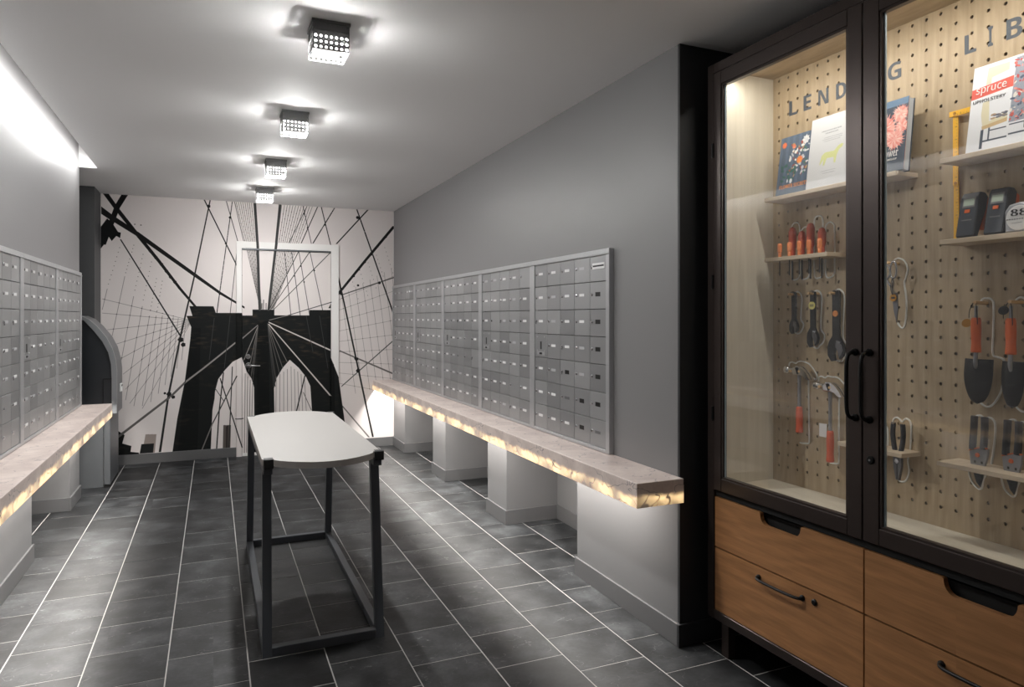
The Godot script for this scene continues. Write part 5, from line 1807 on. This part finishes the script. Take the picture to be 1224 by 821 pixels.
func mural_knots_0() -> Array:
	return [Vector3(-0.968,1.617,0.0088), Vector3(-0.845,1.584,0.0088), Vector3(-0.866,1.473,0.0088), Vector3(-0.892,1.329,0.0088), Vector3(-0.737,1.555,0.0088), Vector3(-0.752,1.463,0.0088), Vector3(-0.772,1.343,0.0088), Vector3(-0.795,1.209,0.0088), Vector3(-0.823,1.046,0.0088), Vector3(-0.648,1.531,0.0088), Vector3(-0.660,1.454,0.0088), Vector3(-0.676,1.355,0.0088), Vector3(-0.694,1.244,0.0088), Vector3(-0.715,1.110,0.0088), Vector3(-0.740,0.950,0.0088), Vector3(-0.769,0.764,0.0088), Vector3(-0.574,1.511,0.0088), Vector3(-0.584,1.447,0.0088), Vector3(-0.597,1.364,0.0088), Vector3(-0.611,1.272,0.0088), Vector3(-0.628,1.161,0.0088), Vector3(-0.648,1.029,0.0088), Vector3(-0.671,0.876,0.0088), Vector3(-0.702,0.676,0.0088), Vector3(-0.518,1.496,0.0088), Vector3(-0.526,1.441,0.0088), Vector3(-0.535,1.372,0.0088), Vector3(-0.546,1.294,0.0088), Vector3(-0.558,1.202,0.0088), Vector3(-0.573,1.093,0.0088), Vector3(-0.590,0.969,0.0088), Vector3(-0.612,0.808,0.0088), Vector3(-0.465,1.482,0.0088), Vector3(-0.471,1.436,0.0088), Vector3(-0.478,1.378,0.0088), Vector3(-0.486,1.314,0.0088), Vector3(-0.495,1.239,0.0088), Vector3(-0.506,1.151,0.0088), Vector3(-0.518,1.052,0.0088), Vector3(-0.533,0.925,0.0088), Vector3(-0.414,1.468,0.0088), Vector3(-0.418,1.431,0.0088), Vector3(-0.424,1.385,0.0088), Vector3(-0.429,1.334,0.0088), Vector3(-0.437,1.273,0.0088), Vector3(-0.445,1.203,0.0088), Vector3(-0.454,1.124,0.0088), Vector3(-0.466,1.024,0.0088), Vector3(-0.369,1.456,0.0088), Vector3(-0.372,1.427,0.0088), Vector3(-0.376,1.390,0.0088), Vector3(-0.381,1.350,0.0088), Vector3(-0.386,1.303,0.0088), Vector3(-0.392,1.248,0.0088), Vector3(-0.399,1.187,0.0088), Vector3(-0.408,1.110,0.0088), Vector3(-0.840,2.122,0.0070), Vector3(-0.852,2.077,0.0070), Vector3(-0.864,2.032,0.0070), Vector3(-0.876,1.987,0.0070), Vector3(-0.887,1.943,0.0070), Vector3(-0.899,1.898,0.0070), Vector3(-0.911,1.854,0.0070), Vector3(-0.923,1.809,0.0070), Vector3(-0.935,1.765,0.0070), Vector3(-0.718,2.151,0.0070), Vector3(-0.727,2.117,0.0070), Vector3(-0.735,2.083,0.0070), Vector3(-0.744,2.049,0.0070), Vector3(-0.753,2.015,0.0070), Vector3(-0.762,1.981,0.0070), Vector3(-0.771,1.947,0.0070), Vector3(-0.779,1.913,0.0070), Vector3(-0.788,1.879,0.0070), Vector3(-0.638,2.064,0.0070), Vector3(-0.647,2.020,0.0070), Vector3(-0.655,1.975,0.0070), Vector3(-0.664,1.931,0.0070), Vector3(-0.673,1.887,0.0070), Vector3(-0.682,1.843,0.0070), Vector3(-0.691,1.799,0.0070), Vector3(-0.700,1.754,0.0070), Vector3(-0.709,1.710,0.0070), Vector3(-0.564,1.992,0.0070), Vector3(-0.573,1.945,0.0070), Vector3(-0.582,1.897,0.0070), Vector3(-0.591,1.850,0.0070), Vector3(-0.600,1.803,0.0070), Vector3(-0.609,1.756,0.0070), Vector3(-0.618,1.709,0.0070), Vector3(-0.627,1.662,0.0070), Vector3(-0.636,1.615,0.0070), Vector3(-0.520,1.827,0.0070), Vector3(-0.526,1.788,0.0070), Vector3(-0.533,1.749,0.0070), Vector3(-0.540,1.710,0.0070), Vector3(-0.546,1.672,0.0070), Vector3(-0.553,1.633,0.0070), Vector3(-0.559,1.594,0.0070), Vector3(-0.566,1.555,0.0070), Vector3(-0.572,1.516,0.0070), Vector3(-0.468,1.803,0.0070), Vector3(-0.474,1.766,0.0070), Vector3(-0.479,1.729,0.0070), Vector3(-0.485,1.692,0.0070), Vector3(-0.491,1.655,0.0070), Vector3(-0.497,1.618,0.0070), Vector3(-0.503,1.581,0.0070), Vector3(-0.508,1.544,0.0070), Vector3(-0.514,1.507,0.0070), Vector3(-0.710,2.357,0.0106), Vector3(-0.656,2.352,0.0114), Vector3(1.294,1.652,0.0079), Vector3(1.373,1.687,0.0079), Vector3(1.451,1.722,0.0079), Vector3(1.531,1.757,0.0079), Vector3(1.611,1.792,0.0079), Vector3(1.691,1.828,0.0079), Vector3(1.772,1.863,0.0079), Vector3(1.854,1.900,0.0079), Vector3(1.310,1.541,0.0079), Vector3(1.389,1.569,0.0079), Vector3(1.468,1.597,0.0079), Vector3(1.548,1.626,0.0079), Vector3(1.629,1.655,0.0079), Vector3(1.710,1.684,0.0079), Vector3(1.792,1.713,0.0079), Vector3(1.874,1.743,0.0079), Vector3(1.326,1.426,0.0079), Vector3(1.406,1.448,0.0079), Vector3(1.486,1.470,0.0079), Vector3(1.566,1.493,0.0079), Vector3(1.648,1.515,0.0079), Vector3(1.729,1.537,0.0079), Vector3(1.812,1.560,0.0079), Vector3(1.343,1.310,0.0079), Vector3(1.423,1.325,0.0079), Vector3(1.504,1.341,0.0079), Vector3(1.585,1.356,0.0079), Vector3(1.667,1.372,0.0079), Vector3(1.749,1.388,0.0079), Vector3(1.832,1.404,0.0079), Vector3(1.360,1.190,0.0079), Vector3(1.441,1.199,0.0079), Vector3(1.522,1.208,0.0079), Vector3(1.604,1.217,0.0079), Vector3(1.686,1.226,0.0079), Vector3(1.769,1.235,0.0079), Vector3(1.853,1.244,0.0079), Vector3(1.377,1.068,0.0079)]
func mural_knots_1() -> Array:
	return [Vector3(1.459,1.070,0.0079), Vector3(1.541,1.072,0.0079), Vector3(1.623,1.074,0.0079), Vector3(1.706,1.076,0.0079), Vector3(1.790,1.079,0.0079), Vector3(1.874,1.081,0.0079), Vector3(1.395,0.943,0.0079), Vector3(1.477,0.938,0.0079), Vector3(1.560,0.933,0.0079), Vector3(1.643,0.929,0.0079), Vector3(1.726,0.924,0.0079), Vector3(1.810,0.919,0.0079), Vector3(1.413,0.814,0.0079), Vector3(1.496,0.803,0.0079), Vector3(1.579,0.791,0.0079), Vector3(1.663,0.779,0.0079), Vector3(1.747,0.768,0.0079), Vector3(1.832,0.756,0.0079), Vector3(1.432,0.683,0.0079), Vector3(1.515,0.664,0.0079), Vector3(1.599,0.646,0.0079), Vector3(1.398,1.879,0.0070), Vector3(1.412,1.833,0.0070), Vector3(1.427,1.787,0.0070), Vector3(1.442,1.741,0.0070), Vector3(1.456,1.695,0.0070), Vector3(1.471,1.649,0.0070), Vector3(1.486,1.603,0.0070), Vector3(1.490,1.965,0.0070), Vector3(1.504,1.919,0.0070), Vector3(1.519,1.873,0.0070), Vector3(1.534,1.826,0.0070), Vector3(1.549,1.780,0.0070), Vector3(1.564,1.734,0.0070), Vector3(1.578,1.688,0.0070), Vector3(1.582,2.051,0.0070), Vector3(1.597,2.005,0.0070), Vector3(1.612,1.959,0.0070), Vector3(1.627,1.912,0.0070), Vector3(1.642,1.866,0.0070), Vector3(1.657,1.820,0.0070), Vector3(1.672,1.773,0.0070), Vector3(1.676,2.138,0.0070), Vector3(1.691,2.092,0.0070), Vector3(1.706,2.046,0.0070), Vector3(1.721,1.999,0.0070), Vector3(1.736,1.953,0.0070), Vector3(1.751,1.906,0.0070), Vector3(1.767,1.859,0.0070), Vector3(1.770,2.226,0.0070), Vector3(1.786,2.180,0.0070), Vector3(1.801,2.133,0.0070), Vector3(1.816,2.087,0.0070), Vector3(1.831,2.040,0.0070), Vector3(1.847,1.993,0.0070), Vector3(1.862,1.946,0.0070), Vector3(0.457,1.623,0.0079), Vector3(0.450,1.712,0.0079), Vector3(0.444,1.802,0.0079), Vector3(0.438,1.892,0.0079), Vector3(0.431,1.982,0.0079), Vector3(0.425,2.071,0.0079), Vector3(0.419,2.161,0.0079), Vector3(0.413,2.250,0.0079), Vector3(0.406,2.340,0.0079), Vector3(0.400,2.429,0.0079), Vector3(0.394,2.518,0.0079), Vector3(0.450,1.656,0.0079), Vector3(0.442,1.746,0.0079), Vector3(0.435,1.835,0.0079), Vector3(0.427,1.925,0.0079), Vector3(0.419,2.014,0.0079), Vector3(0.411,2.104,0.0079), Vector3(0.403,2.193,0.0079), Vector3(0.395,2.283,0.0079), Vector3(0.388,2.372,0.0079), Vector3(0.380,2.461,0.0079), Vector3(0.372,2.550,0.0079), Vector3(0.443,1.689,0.0079), Vector3(0.434,1.779,0.0079), Vector3(0.424,1.868,0.0079), Vector3(0.415,1.958,0.0079), Vector3(0.405,2.047,0.0079), Vector3(0.396,2.137,0.0079), Vector3(0.387,2.226,0.0079), Vector3(0.377,2.315,0.0079), Vector3(0.368,2.404,0.0079), Vector3(0.358,2.493,0.0079), Vector3(0.349,2.582,0.0079), Vector3(0.446,1.632,0.0079), Vector3(0.435,1.722,0.0079), Vector3(0.424,1.812,0.0079), Vector3(0.413,1.901,0.0079), Vector3(0.402,1.991,0.0079), Vector3(0.391,2.080,0.0079), Vector3(0.380,2.169,0.0079), Vector3(0.369,2.258,0.0079), Vector3(0.358,2.347,0.0079), Vector3(0.347,2.436,0.0079), Vector3(0.336,2.525,0.0079), Vector3(0.437,1.666,0.0079), Vector3(0.425,1.755,0.0079), Vector3(0.412,1.845,0.0079), Vector3(0.400,1.934,0.0079), Vector3(0.387,2.023,0.0079), Vector3(0.375,2.112,0.0079), Vector3(0.362,2.201,0.0079), Vector3(0.350,2.290,0.0079), Vector3(0.337,2.379,0.0079), Vector3(0.325,2.468,0.0079), Vector3(0.312,2.556,0.0079), Vector3(0.428,1.699,0.0079), Vector3(0.414,1.788,0.0079), Vector3(0.400,1.878,0.0079), Vector3(0.386,1.967,0.0079), Vector3(0.372,2.056,0.0079), Vector3(0.358,2.145,0.0079), Vector3(0.344,2.234,0.0079), Vector3(0.330,2.322,0.0079), Vector3(0.316,2.411,0.0079), Vector3(0.302,2.499,0.0079), Vector3(0.288,2.588,0.0079), Vector3(0.434,1.642,0.0079), Vector3(0.418,1.732,0.0079), Vector3(0.402,1.821,0.0079), Vector3(0.386,1.910,0.0079), Vector3(0.371,2.000,0.0079), Vector3(0.355,2.088,0.0079), Vector3(0.339,2.177,0.0079), Vector3(0.324,2.266,0.0079), Vector3(0.308,2.354,0.0079), Vector3(0.293,2.443,0.0079), Vector3(0.277,2.531,0.0079), Vector3(0.424,1.675,0.0079), Vector3(0.406,1.765,0.0079), Vector3(0.389,1.854,0.0079), Vector3(0.372,1.943,0.0079), Vector3(0.355,2.032,0.0079), Vector3(0.337,2.121,0.0079), Vector3(0.320,2.210,0.0079), Vector3(0.303,2.298,0.0079), Vector3(0.286,2.386,0.0079), Vector3(0.269,2.474,0.0079), Vector3(0.252,2.562,0.0079), Vector3(0.412,1.708,0.0079), Vector3(0.394,1.798,0.0079), Vector3(0.375,1.887,0.0079), Vector3(0.356,1.976,0.0079), Vector3(0.337,2.065,0.0079), Vector3(0.318,2.153,0.0079)]
func mural_knots_2() -> Array:
	return [Vector3(0.300,2.242,0.0079), Vector3(0.281,2.330,0.0079), Vector3(0.263,2.418,0.0079), Vector3(0.244,2.506,0.0079), Vector3(0.225,2.594,0.0079), Vector3(0.548,1.621,0.0088), Vector3(0.558,1.708,0.0088), Vector3(0.568,1.796,0.0088), Vector3(0.578,1.884,0.0088), Vector3(0.588,1.972,0.0088), Vector3(0.598,2.060,0.0088), Vector3(0.608,2.148,0.0088), Vector3(0.618,2.237,0.0088), Vector3(0.628,2.325,0.0088), Vector3(0.638,2.413,0.0088), Vector3(0.648,2.502,0.0088), Vector3(0.559,1.657,0.0088), Vector3(0.571,1.745,0.0088), Vector3(0.583,1.832,0.0088), Vector3(0.595,1.921,0.0088), Vector3(0.607,2.009,0.0088), Vector3(0.619,2.097,0.0088), Vector3(0.631,2.185,0.0088), Vector3(0.643,2.274,0.0088), Vector3(0.655,2.362,0.0088), Vector3(0.667,2.451,0.0088), Vector3(0.679,2.540,0.0088), Vector3(0.571,1.693,0.0088), Vector3(0.585,1.781,0.0088), Vector3(0.599,1.869,0.0088), Vector3(0.613,1.957,0.0088), Vector3(0.627,2.045,0.0088), Vector3(0.641,2.134,0.0088), Vector3(0.655,2.222,0.0088), Vector3(0.669,2.311,0.0088), Vector3(0.683,2.400,0.0088), Vector3(0.697,2.489,0.0088), Vector3(0.712,2.578,0.0088), Vector3(0.570,1.641,0.0088), Vector3(0.585,1.729,0.0088), Vector3(0.601,1.817,0.0088), Vector3(0.617,1.905,0.0088), Vector3(0.633,1.994,0.0088), Vector3(0.649,2.082,0.0088), Vector3(0.665,2.171,0.0088), Vector3(0.681,2.260,0.0088), Vector3(0.697,2.349,0.0088), Vector3(0.714,2.438,0.0088), Vector3(0.730,2.527,0.0088), Vector3(0.583,1.677,0.0088), Vector3(0.601,1.765,0.0088), Vector3(0.619,1.853,0.0088), Vector3(0.637,1.942,0.0088), Vector3(0.655,2.030,0.0088), Vector3(0.673,2.119,0.0088), Vector3(0.691,2.208,0.0088), Vector3(0.709,2.297,0.0088), Vector3(0.727,2.386,0.0088), Vector3(0.745,2.476,0.0088), Vector3(0.764,2.565,0.0088), Vector3(0.579,1.625,0.0088), Vector3(0.599,1.713,0.0088), Vector3(0.619,1.802,0.0088), Vector3(0.639,1.890,0.0088), Vector3(0.659,1.979,0.0088), Vector3(0.679,2.067,0.0088), Vector3(0.699,2.156,0.0088), Vector3(0.719,2.245,0.0088), Vector3(0.739,2.335,0.0088), Vector3(0.759,2.424,0.0088), Vector3(0.779,2.514,0.0088), Vector3(0.594,1.662,0.0088), Vector3(0.616,1.750,0.0088), Vector3(0.638,1.838,0.0088), Vector3(0.660,1.927,0.0088), Vector3(0.682,2.015,0.0088), Vector3(0.704,2.104,0.0088), Vector3(0.726,2.194,0.0088), Vector3(0.748,2.283,0.0088), Vector3(0.770,2.373,0.0088), Vector3(0.792,2.462,0.0088), Vector3(0.814,2.552,0.0088), Vector3(0.611,1.698,0.0088), Vector3(0.635,1.786,0.0088), Vector3(0.659,1.875,0.0088), Vector3(0.683,1.963,0.0088), Vector3(0.707,2.052,0.0088), Vector3(0.731,2.142,0.0088), Vector3(0.755,2.231,0.0088), Vector3(0.779,2.321,0.0088), Vector3(0.803,2.411,0.0088), Vector3(0.827,2.501,0.0088), Vector3(0.852,2.591,0.0088), Vector3(0.604,1.646,0.0088), Vector3(0.630,1.734,0.0088), Vector3(0.655,1.823,0.0088), Vector3(0.681,1.911,0.0088), Vector3(0.707,2.000,0.0088), Vector3(0.733,2.089,0.0088), Vector3(0.759,2.179,0.0088), Vector3(0.785,2.269,0.0088), Vector3(0.812,2.359,0.0088), Vector3(0.838,2.449,0.0088), Vector3(0.864,2.539,0.0088), Vector3(0.622,1.682,0.0088), Vector3(0.650,1.771,0.0088), Vector3(0.677,1.859,0.0088), Vector3(0.705,1.948,0.0088), Vector3(0.733,2.037,0.0088), Vector3(0.761,2.127,0.0088), Vector3(0.789,2.217,0.0088), Vector3(0.818,2.307,0.0088), Vector3(0.846,2.397,0.0088), Vector3(0.874,2.487,0.0088), Vector3(0.903,2.578,0.0088), Vector3(0.612,1.630,0.0088), Vector3(0.642,1.718,0.0088), Vector3(0.671,1.807,0.0088), Vector3(0.701,1.896,0.0088), Vector3(0.731,1.985,0.0088), Vector3(0.761,2.075,0.0088), Vector3(0.791,2.164,0.0088), Vector3(0.821,2.254,0.0088), Vector3(0.852,2.345,0.0088), Vector3(0.882,2.435,0.0088), Vector3(0.913,2.526,0.0088), Vector3(0.631,1.666,0.0088), Vector3(0.663,1.755,0.0088), Vector3(0.695,1.844,0.0088), Vector3(0.727,1.933,0.0088), Vector3(0.759,2.022,0.0088), Vector3(0.791,2.112,0.0088), Vector3(0.823,2.202,0.0088), Vector3(0.855,2.292,0.0088), Vector3(0.888,2.383,0.0088), Vector3(0.920,2.474,0.0088), Vector3(0.953,2.565,0.0088), Vector3(1.114,2.450,0.0194), Vector3(0.931,2.406,0.0158), Vector3(0.894,2.556,0.0158), Vector3(1.172,2.148,0.0176), Vector3(0.955,2.149,0.0194), Vector3(1.001,1.950,0.0167), Vector3(0.862,1.993,0.0150), Vector3(0.895,1.823,0.0141), Vector3(0.796,1.883,0.0132), Vector3(0.839,2.149,0.0141), Vector3(1.466,2.548,0.0317), Vector3(1.471,1.797,0.0229), Vector3(1.480,2.544,0.0264)]
func mural_knots_3() -> Array:
	return [Vector3(1.709,1.830,0.0299), Vector3(1.620,2.146,0.0264), Vector3(1.453,0.982,0.0370), Vector3(1.471,0.852,0.0405), Vector3(1.443,0.992,0.0264), Vector3(1.289,1.702,0.0299), Vector3(1.780,2.349,0.0264), Vector3(1.685,2.237,0.0264), Vector3(1.545,2.059,0.0264), Vector3(1.480,1.974,0.0229), Vector3(1.425,1.898,0.0211), Vector3(-0.572,2.099,0.0299), Vector3(-0.524,2.035,0.0299), Vector3(-0.475,1.970,0.0299), Vector3(-0.431,1.904,0.0299), Vector3(-0.393,1.847,0.0299), Vector3(-0.355,1.797,0.0299), Vector3(-0.044,2.577,0.0299), Vector3(0.158,2.473,0.0229), Vector3(-0.172,1.869,0.0352), Vector3(0.062,1.685,0.0194), Vector3(0.118,2.203,0.0194), Vector3(-0.302,1.217,0.0458), Vector3(-0.279,1.167,0.0387), Vector3(-0.408,0.675,0.0405), Vector3(-0.370,0.644,0.0317), Vector3(-0.445,0.685,0.0211)]
